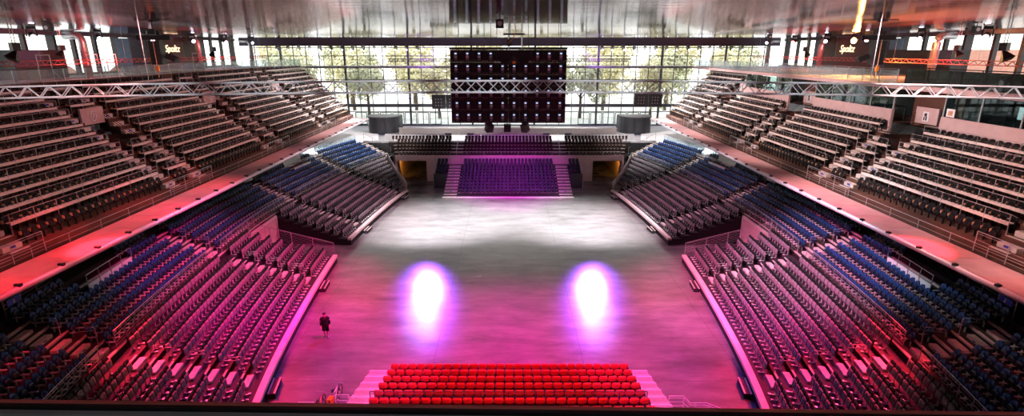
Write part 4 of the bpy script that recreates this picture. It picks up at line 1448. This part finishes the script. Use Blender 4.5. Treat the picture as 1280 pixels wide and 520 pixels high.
for x in (-4.4, -1.6, 1.6, 4.2):
    rod('hanging_cable', (x, LY, LZ1 + .1), (x, LY, Z_CEIL), .018, M['black'], vw, 5)

# three loudspeakers under the video wall
for x, rz, rx, lb in ((-1.82, .5, .35, 'left'), (-.2, 0, 0, 'middle'), (1.38, -.5, .35, 'right')):
    t = thing('hanging_loudspeaker', '%s of three dark loudspeakers hanging below the video wall' % lb, 'loudspeaker', (x, 47.9, 10.95), rz, 'loudspeakers below the video wall')
    m = MB(); m.box((0, 0, .36), (.62, .55, .70), rx=rx); m.build('cabinet', M['kiosk'], t)
    m = MB(); m.box((0, -.29, .36), (.54, .015, .62), rx=rx); m.build('front_grille', M['black'], t)
    rod('bracket', (0, 0, .68), (0, 0, .80), .03, M['black'], t)

# projector housing hanging before the video wall
t = thing('projector_housing', 'black boxy projector housing with an orange mark hanging before the video wall', 'projector', (.32, 40.0, 17.0))
m = MB(); m.bb((-.98, -.6, 0), (.98, .6, .98)); m.build('housing', M['black'], t)
m = MB(); m.add([(-.45, -.605, .08), (.45, -.605, .08), (0, -.605, .62), (-.45, -.66, .08), (.45, -.66, .08), (0, -.62, .62)], [(0, 2, 1), (3, 4, 5), (0, 1, 4, 3), (1, 2, 5, 4), (2, 0, 3, 5)]); m.build('front_hood', M['dark'], t)
m = MB(); m.bb((-.11, -.675, .06), (.11, -.655, .26)); m.build('orange_mark', M['orange'], t)
m = MB(); m.tube([(-.5, 0, .98), (-.5, 0, 1.16), (.5, 0, 1.16), (.5, 0, .98)], .05, 6); m.build('yoke', M['black'], t)
m = MB(); m.bb((-.75, -.08, 2.02), (.75, .08, 2.14)); m.bb((-.5, -.1, 1.25), (-.2, .1, 1.75)); m.build('hoist_beam', M['dark'], t)
for x in (-.38, .55):
    rod('hanging_rod', (x, 0, 1.12), (x, 0, 2.79), .055, M['steel'], t)
m = MB(); m.tube([(.05, -.1, 2.75), (.15, -.15, 2.3), (.0, -.15, 1.9), (-.35, -.1, 1.5)], .03, 6); m.build('cable', M['orange'], t)

# line hoists with hanging boxes either side
for sd, xb in ((-1, -25.3), (1, 26.4)):
    S_ = SIDE[sd]
    t = thing('hanging_loudspeaker', 'tall black loudspeaker hanging from a cross beam under the roof on the %s' % S_, 'loudspeaker', (xb, 40, 17.0), -.12 * sd)
    m = MB(); m.bb((-.36, -.4, 0), (.36, .4, 1.62)); m.build('cabinet', M['black'], t)
    m = MB()
    for k in range(5):
        m.bb((-.37, -.415, .06 + .31 * k), (.37, -.40, .33 + .31 * k))
    m.build('front_grille', M['kiosk'], t)
    m = MB(); m.bb((-1.05, -.18, 1.68), (1.05, .18, 2.0)); m.tube([(-1.06, 0, 1.84), (-1.2, 0, 1.84)], .2, 8); m.build('cross_beam', M['black'], t)
    m = MB(); m.bb((-.25, -.15, 2.05), (.05, .15, 2.45)); m.bb((.15, -.12, 2.02), (.35, .12, 2.3)); m.build('hoist_motor', M['black'], t)
    rod('hanging_rod', (-.1, 0, 2.4), (-.1, 0, 2.79), .04, M['black'], t)
    rod('chain', (0, -.46, 1.7), (0, -.46, -.9), .03, M['bracket_wood'], t)
    m = MB(); m.bb((-.09, -.55, -.45), (.09, -.37, -.10)); m.build('chain_bag', M['orange'], t)
    m = MB(); m.box((-sd * .85, .1, .45), (.7, .6, .35), ry=-sd * .5); m.build('side_fill', M['black'], t)

# far dark loudspeaker panels either side of the video wall
for x, z, lb in ((23.0, 8.95, 'right'), (-10.6, 8.6, 'left')):
    t = thing('speaker_panel', 'dark flat loudspeaker panel hanging before the far glass, %s of the video wall' % lb, 'loudspeaker', (x, 90.0, z))
    for k in range(2):
        m = MB(); m.bb((-2.3 + 2.3 * k + .03, -.15, 0), (2.3 * k - .03, .15, 2.3)); cab = m.build('cabinet', M['kiosk'], t)
        m = MB()
        for a in range(3):
            for b in range(3):
                m.box((-1.65 + 2.3 * k + .45 * a, -.16, .55 + .5 * b), (.12, .03, .12))
        m.build('driver_row', M['bracket'], cab)
    for xx in (-2, 2):
        rod('hanging_cable', (xx, 0, 2.3), (xx, 0, Z_CEIL - z), .02, M['black'], t, 5)

# moving-head lamps
def lamp_proto():
    t = thing('moving_head_spotlight', 'moving head stage lamp hanging under the roof edge', 'stage lamp')
    m = MB(); m.bb((-.22, -.16, -.16), (.22, .16, 0)); m.build('base', M['black'], t)
    m = MB(); m.bb((-.26, -.05, -.55), (-.20, .05, -.16)); m.bb((.20, -.05, -.55), (.26, .05, -.16)); m.build('yoke', M['black'], t)
    m = MB(); m.tube([(0, .18, -.42), (0, .05, -.46), (0, -.12, -.52), (0, -.30, -.58)], [.12, .17, .18, .15], 10); h = m.build('head', M['black'], t)
    return t, h


def lens_mesh(mt):
    m = MB(); m.tube([(0, -.300, -.58), (0, -.325, -.587)], .135, 12); return m.mesh('lens_mesh', mt)


LENS = {k: lens_mesh(M[k]) for k in ('led_white', 'led_blue', 'led_red')}
LP, LPH = lamp_proto()


def put_lamp(p, rz, lens, label, group):
    global LP
    if LP is not None and not LP.get('used'):
        LP['used'] = 1
        LP.location = p; LP.rotation_euler = (0, 0, rz); LP['label'] = label; LP['group'] = group
        t = LP
    else:
        t = dup(LP, p, rz, label, group)
    link('lens', LENS[lens], t)
    return t


random.seed(3)
for sd in (-1, 1):
    S_ = SIDE[sd]
    for k in range(14):
        x = sd * (15.0 + 1.75 * k)
        put_lamp((x, 90.5, 18.60), random.uniform(-.5, .5), ('led_white', 'led_blue', 'led_white')[k % 3], 'moving head lamp under the far roof beam, %s from the middle on the %s' % (nth(k + 1), S_), 'moving head lamps under the far roof beam')
    for k, y in enumerate((44.0, 51.0, 58.5, 66.0, 73.5, 81.0)):
        t = put_lamp((sd * 37.5, y, Z_CEIL - .01), sd * -.9, 'led_red' if k % 2 == 0 else 'led_white', 'moving head lamp under the roof near the %s glass, %s from the camera' % (S_, nth(k + 1)), 'moving head lamps along the side roof')
        t.scale = (1.4, 1.4, 1.4)
LP.pop('used', None) if False else None
for o in list(bpy.data.objects):
    if 'used' in o:
        del o['used']

# black roof floodlights hanging on short frames
for sd in (-1, 1):
    S_ = SIDE[sd]
    for k, (y, z, x) in enumerate(((33.0, 18.3, 29.3), (49.5, 18.3, 39.8), (62.0, 18.2, 33.0))):
        t = thing('horn_loudspeaker', 'black horn loudspeaker on a hanging frame on the %s, %s from the camera' % (S_, nth(k + 1)), 'loudspeaker', (sd * x, y, z), sd * .4, 'horn loudspeakers under the roof')
        for xx in (-.16, .16):
            rod('frame_tube', (xx, 0, .1), (xx, 0, Z_CEIL - z), .025, M['steel'], t, 5)
        rod('frame_tube', (-.16, 0, .25), (.16, 0, .25), .025, M['steel'], t, 5)
        m = MB(); m.bb((-.2, -.2, -.35), (.2, .2, .12)); m.build('driver', M['black'], t)
        m = MB(); m.tube([(0, 0, -.35), (0, -.12, -.55), (0, -.3, -.85)], [.10, .22, .42], 4); m.build('horn', M['black'], t)
for (x, y, lb) in ((-30.5, 37.2, 'left'), (-.55, 31.5, 'middle'), (33.6, 40.5, 'right'), (-31.5, 62, 'far left'), (29, 62.5, 'far right')):
    t = thing('ceiling_loudspeaker', 'small square loudspeaker on the ceiling, %s one of five' % lb, 'loudspeaker', (x, y, Z_CEIL - .01), 0, 'square ceiling loudspeakers')
    m = MB(); m.bb((-.22, -.18, -.62), (.22, .18, -.14)); m.build('cabinet', M['kiosk'], t)
    m = MB(); m.tube([(0, -.181, -.38), (0, -.195, -.38)], .13, 12); m.build('cone', M['bracket'], t)
    rod('bracket', (0, 0, -.15), (0, 0, 0), .03, M['black'], t)

# the amber lamp at the right concourse
t = thing('amber_spotlight', 'bright amber floodlight under the roof at the right concourse', 'stage lamp', (36.85, 60.0, 18.95))
m = MB(); m.tube([(0, .30, 0), (0, .1, 0), (0, -.12, 0)], [.2, .3, .32], 12); m.build('housing', M['black'], t)
m = MB(); m.tube([(0, -.121, 0), (0, -.135, 0)], .30, 14); m.build('lens', M['led_amber'], t)
rod('bracket', (0, .1, .2), (0, .1, Z_CEIL - 18.95), .04, M['black'], t)

# ventilation ducts: bright pipes with an elbow
for sd in (-1, 1):
    S_ = SIDE[sd]
    for k, y in enumerate((55.3, 75.6, 91.0)):
        t = thing('ventilation_duct', 'bright metal elbow-topped ventilation duct on the %s concourse, %s from the camera' % (S_, nth(k + 1)), 'duct', (sd * 42.3, y, Z_UP + .003), 0, 'ventilation ducts of the concourse')
        m = MB(); m.tube([(0, 0, 0), (0, 0, 3.3), (sd * .05, 0, 3.62), (sd * .25, 0, 3.86), (sd * .55, 0, 3.95), (sd * 1.7, 0, 3.95)], .36, 14); m.build('pipe', M['steel'], t, smooth=True)
        for z in (1.2, 2.6):
            m = MB(); m.tube([(0, 0, z - .04), (0, 0, z + .04)], .385, 14); m.build('collar', M['steel'], t)

# kiosks on the upper concourse
def text_obj(name, body, size, mt, parent, loc, rot):
    cu = bpy.data.curves.new(name, 'FONT')
    cu.body = body
    cu.size = size
    cu.extrude = .02
    cu.align_x = 'CENTER'
    cu.shear = .25
    cu.materials.append(mt)
    tmp = bpy.data.objects.new(name, cu)
    COL.objects.link(tmp)
    me = bpy.data.meshes.new_from_object(tmp.evaluated_get(bpy.context.evaluated_depsgraph_get()))
    bpy.data.objects.remove(tmp)
    o = link(name, me, parent)
    o.location = loc
    o.rotation_euler = rot
    return o


for sd in (-1, 1):
    S_ = SIDE[sd]
    t = thing('bar_kiosk', 'black bar kiosk with a glowing script sign on the %s upper concourse' % S_, 'kiosk', (sd * 44.2, 73.5, Z_UP + .003))
    m = MB(); m.bb((0, -5.8, 0), (sd * 1.6, 5.2, 4.1)); m.build('body', M['kiosk'], t)
    m = MB(); m.bb((0, -8.6, 0), (sd * 1.6, -5.81, 3.9)); m.build('side_panel', M['kiosk_blue'], t)
    m = MB(); m.bb((-sd * .05, -5.8, 0), (0, 5.2, 1.0)); m.build('counter_front', M['dark'], t)
    text_obj('sign_lettering', 'Spoltz', 1.25, M['led_warm'], t, (-sd * .04, -.6, 2.35), (PI / 2, 0, -sd * PI / 2))
    for yy in (-2.9, 2.6):
        m = MB(); m.tube([(-sd * .25, yy, 3.75), (-sd * .25, yy, 3.95)], .09, 8); m.build('sign_lamp', M['steel'], t)
    t = thing('counter_kiosk', 'long %s counter kiosk on the %s upper concourse' % ('dark' if sd < 0 else 'dark blue-sided', S_), 'kiosk', (sd * 44.0, 52.0 if sd < 0 else 60.0, Z_UP + .003))
    hl = 2.9 if sd < 0 else 4.8
    m = MB(); m.bb((0, -hl, 0), (sd * 1.8, hl, 2.6)); m.build('body', M['kiosk'], t)
    m = MB(); m.bb((-sd * .04, -hl, 1.1), (0, -hl + 3.2, 2.55)); m.build('blue_panel', M['kiosk_blue'], t)
    m = MB(); m.bb((-sd * .35, -hl, 1.0), (0, hl, 1.06)); m.build('counter_top', M['dark'], t)
# scaffold frames along the left concourse
for k, y in enumerate((44.5, 49.8, 52.2, 66.5, 71.5)):
    t = thing('pipe_frame', 'white pipe frame standing on the left upper concourse, %s from the camera' % nth(k + 1), 'frame', (-38.0, y, Z_UP + .003), 0, 'pipe frames on the left concourse')
    rod('upright', (0, 0, 0), (0, 0, 2.2), .035, M['white_paint'], t)
    rod('upright', (0, 1.3, 0), (0, 1.3, 2.2), .035, M['white_paint'], t)
    rod('cross_tube', (0, -.03, 2.2), (0, 1.33, 2.2), .035, M['white_paint'], t)
    rod('brace', (0, 1.3, .9), (0, 2.3, .02), .03, M['white_paint'], t)

# ================================================================== foreground parapet at the camera
t = thing('front_parapet', 'dark metal parapet rail with grey slats right below the camera', 'parapet')
A, B = Vector((-3.2, 1.56, 16.835)), Vector((3.2, 1.56, 16.741))
def pbar(name, dy, dz, w, h, mt):
    m = MB(); m.bar(A + Vector((0, dy, dz)), B + Vector((0, dy, dz)), w, h); return m.build(name, mt, t)
pbar('top_rail', .045, -.030, .03, .05, M['black'])
pbar('rail_lip', .052, -.002, .012, .006, M['truss_red'])
pbar('slat', .012, -.030, .022, .03, M['slab'])
pbar('slat', -.022, -.032, .022, .03, M['slab'])
pbar('slat', -.056, -.034, .022, .03, M['slab'])
for k in range(5):
    x = -3.0 + 1.5 * k
    m = MB(); m.bb((x - .03, 1.50, 15.803), (x + .03, 1.545, 16.66)); m.build('post', M['black'], t)
m = MB(); m.bb((-4, -4, 15.3), (4, 1.62, 15.8)); struct(m.build('floor_camera_gallery', M['slab']))

# ================================================================== bicycles beside the near stand
def bicycle(label, loc, rz, frame):
    t = thing('bicycle', label, 'bicycle', loc, rz, 'parked bicycles')
    for nm_, y in (('front_wheel', .52), ('rear_wheel', -.52)):
        m = MB(); m.tube([(0, y + .33 * math.cos(a), .345 + .33 * math.sin(a)) for a in np.linspace(0, 2 * PI, 25)], .026, 6, cap=False)
        w_ = m.build(nm_, M['rubber'], t)
        m = MB()
        for a in np.linspace(0, PI, 9)[:-1]:
            m.bar((0, y - .32 * math.cos(a), .345 - .32 * math.sin(a)), (0, y + .32 * math.cos(a), .345 + .32 * math.sin(a)), .006, .006)
        m.tube([(-.05, y, .345), (.05, y, .345)], .03, 8)
        m.build('spokes', M['steel'], w_)
    m = MB()
    bb_, st, hd, ra, fa = (0, -.08, .30), (0, -.24, .82), (0, .36, .84), (0, -.52, .345), (0, .52, .345)
    for a, b, r in ((bb_, st, .02), (bb_, hd, .026), ((0, -.2, .72), (0, .37, .78), .02), (ra, bb_, .014), (ra, (0, -.2, .72), .012)):
        m.tube([a, b], r, 7)
    m.build('frame', frame, t)
    m = MB(); m.tube([(0, .355, .90), (0, .40, .70), (0, .52, .345)], .018, 6); m.tube([(-.05, .42, .64), (-.05, .52, .345)], .014, 5); m.tube([(.05, .42, .64), (.05, .52, .345)], .014, 5); m.build('fork', M['black'], t)
    m = MB(); m.tube([(0, .355, .86), (0, .34, 1.0)], .02, 6); m.tube([(-.33, .24, 1.03), (-.24, .33, 1.02), (0, .36, 1.0), (.24, .33, 1.02), (.33, .24, 1.03)], .018, 6); m.build('handlebar', M['steel'], t)
    m = MB(); m.tube([(0, -.24, .80), (0, -.26, .90)], .015, 6); m.build('seat_post', M['steel'], t)
    m = MB(); m.tube([(0, -.42, .93), (0, -.30, .945), (0, -.16, .93), (0, -.05, .92)], [.03, .085, .05, .02], 8); m.build('saddle', M['black'], t)
    m = MB(); m.tube([(-.03, -.08, .30), (.03, -.08, .30)], .085, 12); m.tube([(.03, -.08, .30), (.03, .02, .17)], .012, 5); m.tube([(-.03, -.08, .30), (-.03, -.18, .43)], .012, 5); m.bb((.03, -.02, .155), (.13, .06, .175)); m.bb((-.13, -.22, .425), (-.03, -.14, .445)); m.build('crank', M['steel'], t)
    m = MB(); m.bb((-.13, -.80, .40), (-.06, -.42, .72)); m.bb((.06, -.80, .40), (.13, -.42, .72)); m.bb((-.07, -.80, .70), (.07, -.42, .73)); m.build('pannier', M['orange'], t)
    m = MB(); m.tube([(-.06, -.1, .28), (-.16, -.12, .012)], .012, 5); m.build('kickstand', M['steel'], t)
    return t


bicycle('bicycle with a white frame parked left of the near stand steps', (-9.22, 24.30, .003), -.10, M['white_paint'])
bicycle('red-framed bicycle nearest the camera, left of the near stand steps', (-9.74, 23.45, .003), .04, M['truss_red'])

# ================================================================== person walking on the floor
def person():
    t = thing('person', 'person in a black jacket and shorts walking across the arena floor', 'person', (-11.95, 31.0, .0), PI + .35)
    # local +y is forward
    J = {'pelvis': (0, 0, .98), 'waist': (0, .0, 1.10), 'chest': (0, .02, 1.30), 'neck': (0, .03, 1.50), 'head0': (0, .05, 1.60), 'head1': (0, .055, 1.72),
         'shL': (-.19, .02, 1.43), 'elL': (-.27, -.05, 1.15), 'wrL': (-.27, .06, .92), 'haL': (-.265, .10, .85),
         'shR': (.19, .02, 1.43), 'elR': (.26, .02, 1.15), 'wrR': (.25, .20, .98), 'haR': (.245, .26, .93),
         'hiL': (-.10, 0, .92), 'knL': (-.105, .14, .52), 'anL': (-.10, -.02, .11), 'toL': (-.11, .14, .05), 'heL': (-.10, -.06, .05),
         'hiR': (.10, 0, .92), 'knR': (.105, -.08, .50), 'anR': (.10, -.30, .14), 'toR': (.11, -.18, .05), 'heR': (.10, -.34, .10)}
    Rr = {'pelvis': .15, 'waist': .135, 'chest': .155, 'neck': .06, 'head0': .085, 'head1': .095, 'shL': .075, 'shR': .075, 'elL': .05, 'elR': .05, 'wrL': .033, 'wrR': .033, 'haL': .036, 'haR': .036,
          'hiL': .10, 'hiR': .10, 'knL': .062, 'knR': .062, 'anL': .042, 'anR': .042, 'toL': .035, 'toR': .035, 'heL': .04, 'heR': .04}
    E_ = [('pelvis', 'waist'), ('waist', 'chest'), ('chest', 'neck'), ('neck', 'head0'), ('head0', 'head1'), ('chest', 'shL'), ('shL', 'elL'), ('elL', 'wrL'), ('wrL', 'haL'), ('chest', 'shR'), ('shR', 'elR'), ('elR', 'wrR'), ('wrR', 'haR'),
          ('pelvis', 'hiL'), ('hiL', 'knL'), ('knL', 'anL'), ('anL', 'toL'), ('anL', 'heL'), ('pelvis', 'hiR'), ('hiR', 'knR'), ('knR', 'anR'), ('anR', 'toR'), ('anR', 'heR')]
    for h, sx in (('L', -1), ('R', 1)):
        b = Vector(J['ha' + h]); d = (b - Vector(J['wr' + h])).normalized()
        for q in range(4):
            o = Vector((sx * .004, 0, 0)) + Vector((0, 1, 0)).cross(d).normalized() * ((q - 1.5) * .019)
            ln = (.070, .080, .075, .058)[q]
            k1, k2 = 'f%s%da' % (h, q), 'f%s%db' % (h, q)
            J[k1] = tuple(b + o + d * (.030 + ln * .5)); J[k2] = tuple(b + o + d * (.028 + ln) + Vector((-sx * .015, .012, 0)))
            Rr[k1] = .010; Rr[k2] = .008
            E_ += [('ha' + h, k1), (k1, k2)]
        k1, k2 = 'th%sa' % h, 'th%sb' % h
        mid = Vector(J['wr' + h]).lerp(b, .6)
        J[k1] = tuple(mid + Vector((-sx * .02, .04, -.02))); J[k2] = tuple(mid + Vector((-sx * .02, .06, -.055)))
        Rr[k1] = .012; Rr[k2] = .009
        E_ += [('wr' + h, k1), (k1, k2)]
    names = list(J)
    me = bpy.data.meshes.new('body')
    me.from_pydata([J[n] for n in names], [(names.index(a), names.index(b)) for a, b in E_], [])
    me.materials.append(M['skin'])
    o = link('body', me, t)
    sk = o.modifiers.new('skin', 'SKIN')
    for i, n in enumerate(names):
        o.data.skin_vertices[0].data[i].radius = (Rr[n], Rr[n])
        o.data.skin_vertices[0].data[i].use_root = (n == 'pelvis')
    sb = o.modifiers.new('sub', 'SUBSURF'); sb.levels = 1; sb.render_levels = 1
    # face
    m = MB(); m.tube([(0, .145, 1.70), (0, .168, 1.655), (0, .150, 1.645)], [.012, .018, .012], 6); m.build('nose', M['skin'], o)
    for sx in (-1, 1):
        m = MB(); m.box((sx * .035, .140, 1.70), (.022, .012, .012)); m.build('eye', M['hair'], o)
        m = MB(); m.tube([(sx * .098, .05, 1.66), (sx * .105, .04, 1.70)], .018, 6); m.build('ear', M['skin'], o)
    m = MB(); m.box((0, .142, 1.615), (.05, .012, .012)); m.build('mouth', M['seat_red'], o)
    m = MB()
    for a in range(6):
        pass
    m.tube([(0, .012, 1.705), (0, .018, 1.76), (0, .03, 1.80), (0, .035, 1.822)], [.098, .104, .088, .04], 12); m.build('hair', M['hair'], t)
    # jacket
    m = MB(); m.tube([(0, .0, .86), (0, .0, 1.0), (0, .0, 1.15), (0, .015, 1.32), (0, .02, 1.44), (0, .03, 1.53)], [.20, .195, .185, .205, .175, .085], 14)
    m.v = [(x * 1.16, .01 + (y - .01) * .80, z) for x, y, z in m.v]
    jk = m.build('jacket', M['cloth_black'], t, smooth=True)
    for h in ('L', 'R'):
        m = MB(); m.tube([(J['sh' + h][0] * .35, .02, 1.45), (J['sh' + h][0] * .9, .02, 1.445), (J['sh' + h][0] * 1.12, .01, 1.38), J['el' + h], tuple(Vector(J['el' + h]).lerp(Vector(J['wr' + h]), .92))], [.085, .098, .100, .074, .056], 10); m.build('sleeve', M['cloth_black'], jk, smooth=True)
    for h in ('L', 'R'):
        m = MB(); m.tube([(J['hi' + h][0], 0, .98), J['hi' + h], tuple(Vector(J['hi' + h]).lerp(Vector(J['kn' + h]), .95))], [.12, .125, .115], 12); m.build('shorts_leg', M['cloth_black'], t, smooth=True)
        a = Vector(J['he' + h]); b = Vector(J['to' + h])
        m = MB(); m.tube([a + Vector((0, -.02, .0)), a.lerp(b, .5) + Vector((0, 0, .01)), b, b + Vector((0, .05, -.012))], [.045, .052, .048, .03], 10); m.build('shoe', M['shoe'], t, smooth=True)
    return t


person()
# ================================================================== LIGHT
W = bpy.data.worlds.new('sky')
SC.world = W
W.use_nodes = True
nt = W.node_tree
bg = nt.nodes['Background']
tc = nt.nodes.new('ShaderNodeTexCoord')
sp = nt.nodes.new('ShaderNodeSeparateXYZ')
nt.links.new(tc.outputs['Generated'], sp.inputs[0])
rp = nt.nodes.new('ShaderNodeValToRGB')
rp.color_ramp.elements[0].position = .45
rp.color_ramp.elements[0].color = (1.0, .97, .92, 1)
rp.color_ramp.elements[1].position = .9
rp.color_ramp.elements[1].color = (.80, .90, 1.0, 1)
nt.links.new(sp.outputs['Z'], rp.inputs['Fac'])
nt.links.new(rp.outputs['Color'], bg.inputs['Color'])
bg.inputs['Strength'].default_value = 3.1


def spot(name, loc, target, power, col, size=40, blend=.6, rad=.25):
    l = bpy.data.lights.new(name, 'SPOT')
    l.energy = power
    l.color = col
    l.spot_size = math.radians(size)
    l.spot_blend = blend
    l.shadow_soft_size = rad
    o = bpy.data.objects.new(name, l)
    COL.objects.link(o)
    o.location = loc
    d = Vector(target) - Vector(loc)
    o.rotation_euler = d.to_track_quat('-Z', 'Y').to_euler()
    return o


K = 1000.0
MAG = (1.0, .01, .50)
RED = (1.0, .02, .04)
# blue-white beams at the far end of the roof, glancing along the floor
for sx in (-1, 1):
    for ty, pw in ((33.4, 14), (38.4, 20)):
        spot('beam_white', (sx * 13.2, 78, 18.6), (sx * 6.35, ty, 0), pw * K, (.66, .58, 1.0), 4.4, 1.0, .35)
    spot('beam_blue', (sx * 13.0, 78, 18.4), (sx * 6.4, 36.5, 0), 60 * K, (.34, .08, 1.0), 9.5, 1.0, .35)
    # magenta wash of the floor
    spot('wash_magenta', (sx * 4, 30, 19.3), (sx * 3, 31.5, 0), 25 * K, MAG, 58, 1.0)
    spot('wash_red', (sx * 18, 29, 19.3), (sx * 11.5, 31, 0), 26 * K, (1.0, .012, .07), 56, 1.0)
    spot('wash_red_mid', (sx * 16, 44, 19.3), (sx * 13, 40, 0), 12 * K, (1.0, .14, .16), 40, 1.0)
    # blue on the first rows
    spot('wash_blue', (sx * 6, 44, 18.8), (sx * 13.8, 30, .5), 16 * K, (.20, .08, 1.0), 34, .9)
    spot('terrace_fill', (sx * 8, 36, 19.3), (sx * 23, 36, 4), (15 if sx > 0 else 3) * K, (.82, .86, 1.0), 52, .8, .4)  # added cool fill to bring out the blue seats
    # red on the near aisles
    spot('spot_red', (sx * 26, 33, 19.2), (sx * 20.5, 24.8, 2.5), 90 * K, RED, 15, .5)
    spot('spot_red_low', (sx * 24, 36, 19.2), (sx * 16, 24.8, 1.5), 60 * K, (1.0, .03, .12), 28, .7)
    spot('wash_pink_far', (sx * 4, 56, 19.2), (sx * 16.5, 56, 1.5), 16 * K, (1.0, .40, .62), 56, .8)
for xx in (-13, -9, 9, 13):
    spot('floor_white_fill', (xx, 38, 19.4), ((6.6 if abs(xx) < 10 else 9.5) * (1 if xx > 0 else -1), 54.5, 0), 74 * K, (1.0, .94, .96), 34, .8, .5)  # added spots whitening the far floor in place of the facade's reflection
for xx in (-3.5, 3.5):
    spot('floor_white_fill', (xx, 53, 19.5), (xx * 1.1, 56, 0), 34 * K, (1.0, .94, .96), 52, .9, .5)  # more added fill, for the floor beyond the video wall
# magenta / pink light on the grey seats
spot('wash_pink_left', (-4, 30, 19.2), (-17, 36, 1.5), 62 * K, (1.0, .012, .27), 52, .8)
spot('wash_pink_right', (4, 30, 19.2), (17, 36, 1.5), 58 * K, (1.0, .13, .42), 52, .8)
# the far stand in violet, the near stand in red
spot('far_violet', (0, 50, 11.0), (0, 68, .5), 22 * K, (.78, .05, .88), 50, .8)
spot('far_floor_magenta', (0, 58, 9.0), (0, 65.0, 0), 3.5 * K, MAG, 76, .7)
spot('near_red', (0, 14, 19.0), (0, 25, 1), 26 * K, (1.0, .06, .14), 60, .7)
for sx in (-1, 1):
    spot('near_steps', (sx * 4, 15, 19.0), (sx * 7.6, 25, 1), 17 * K, (1.0, .12, .85), 24, .7)
# added fill spots brightening the upper tiers, no fixtures there
for yy in (24, 38, 52, 66, 80):
    spot('tier_fill_right', (15, yy, 19.4), (29.5, yy + 1, 10.2), 12.5 * K, (1.0, .74 if yy > 30 else .60, .70 if yy > 30 else .56), 64, .7, .4)
    spot('tier_fill_left', (-15, yy, 19.4), (-29.5, yy + 1, 10.2), (4.0 if yy < 60 else 6.0) * K, (1.0, .40 if yy < 60 else .62, .38 if yy < 60 else .60), 64, .7, .4)
for yy, pl, pr_ in ((14, 10, 3), (20, 11, 3.5), (26, 11, 4), (32, 9, 4), (39, 6, 3.5)):
    spot('ledge_left', (-19, yy, 19.4), (-23.6, yy + 2, 7.7), pl * K, (1.0, .03, .07), 34, 1.0, .4)
    spot('ledge_right', (19, yy, 19.4), (23.6, yy + 2, 7.7), pr_ * K, (1.0, .14, .14), 34, 1.0, .4)
for sx in (-1, 1):
    spot('far_end_fill', (sx * 8, 76, 19.0), (sx * 23, 77, 7), 30 * K, (1.0, .93, .92), 74, .8, .5)  # added fill for the far ends of the side tiers
    spot('tunnel_amber', (sx * 14.6, 75.2, 2.75), (sx * 15.9, 78.5, 1.7), .30 * K, (1.0, .40, .04), 90, .8, .08)
    for yy in (30, 52, 74):
        spot('truss_red_wash', (sx * 37.0, yy, 19.2), (sx * 39.5, yy, 16.9), 2.2 * K, (1, .12, .12), 150, .8)
    spot('gallery_violet', (sx * 14, 91.6, 17.6), (sx * 15, 93.2, 16.3), 1.0 * K, (.5, .15, 1), 140, .8)
for xx in (-26, -21, -16, -11, -6, -1, 4, 9, 14, 19, 24):
    spot('truss_fill', (xx, 19.5, 19.5), (xx, 24.6, 16.1), .9 * K, (.95, .97, 1.0), 46, .8, .2)  # row of spots added only to brighten the aluminium truss
spot('parapet_fill', (0, -2.5, 19.3), (0, 1.5, 16.8), .10 * K, (.9, 1.0, .95), 120, .8, .3)  # small added fill so the parapet slats show
for sx in (-1, 1):
    spot('concourse_fill', (sx * 26, 82, 14.5), (sx * 25.5, 81.5, 5), 13 * K, (.96, .97, 1.0), 60, .8, .5)  # this and the next two are added to whiten the concourse
    spot('concourse_fill', (sx * 9, 85.5, 14.8), (sx * 9, 85.5, 5), 9 * K, (.96, .97, 1.0), 90, .8, .5)
    spot('concourse_fill', (sx * 26.5, 70, 7.0), (sx * 26, 71, 5.2), 1.2 * K, (.96, .97, 1.0), 150, .8, .3)
spot('amber', (36.85, 59.5, 18.95), (33, 50, 16), 8 * K, (1.0, .42, .08), 160, .5, .2)
SC.view_settings.exposure = 0.0
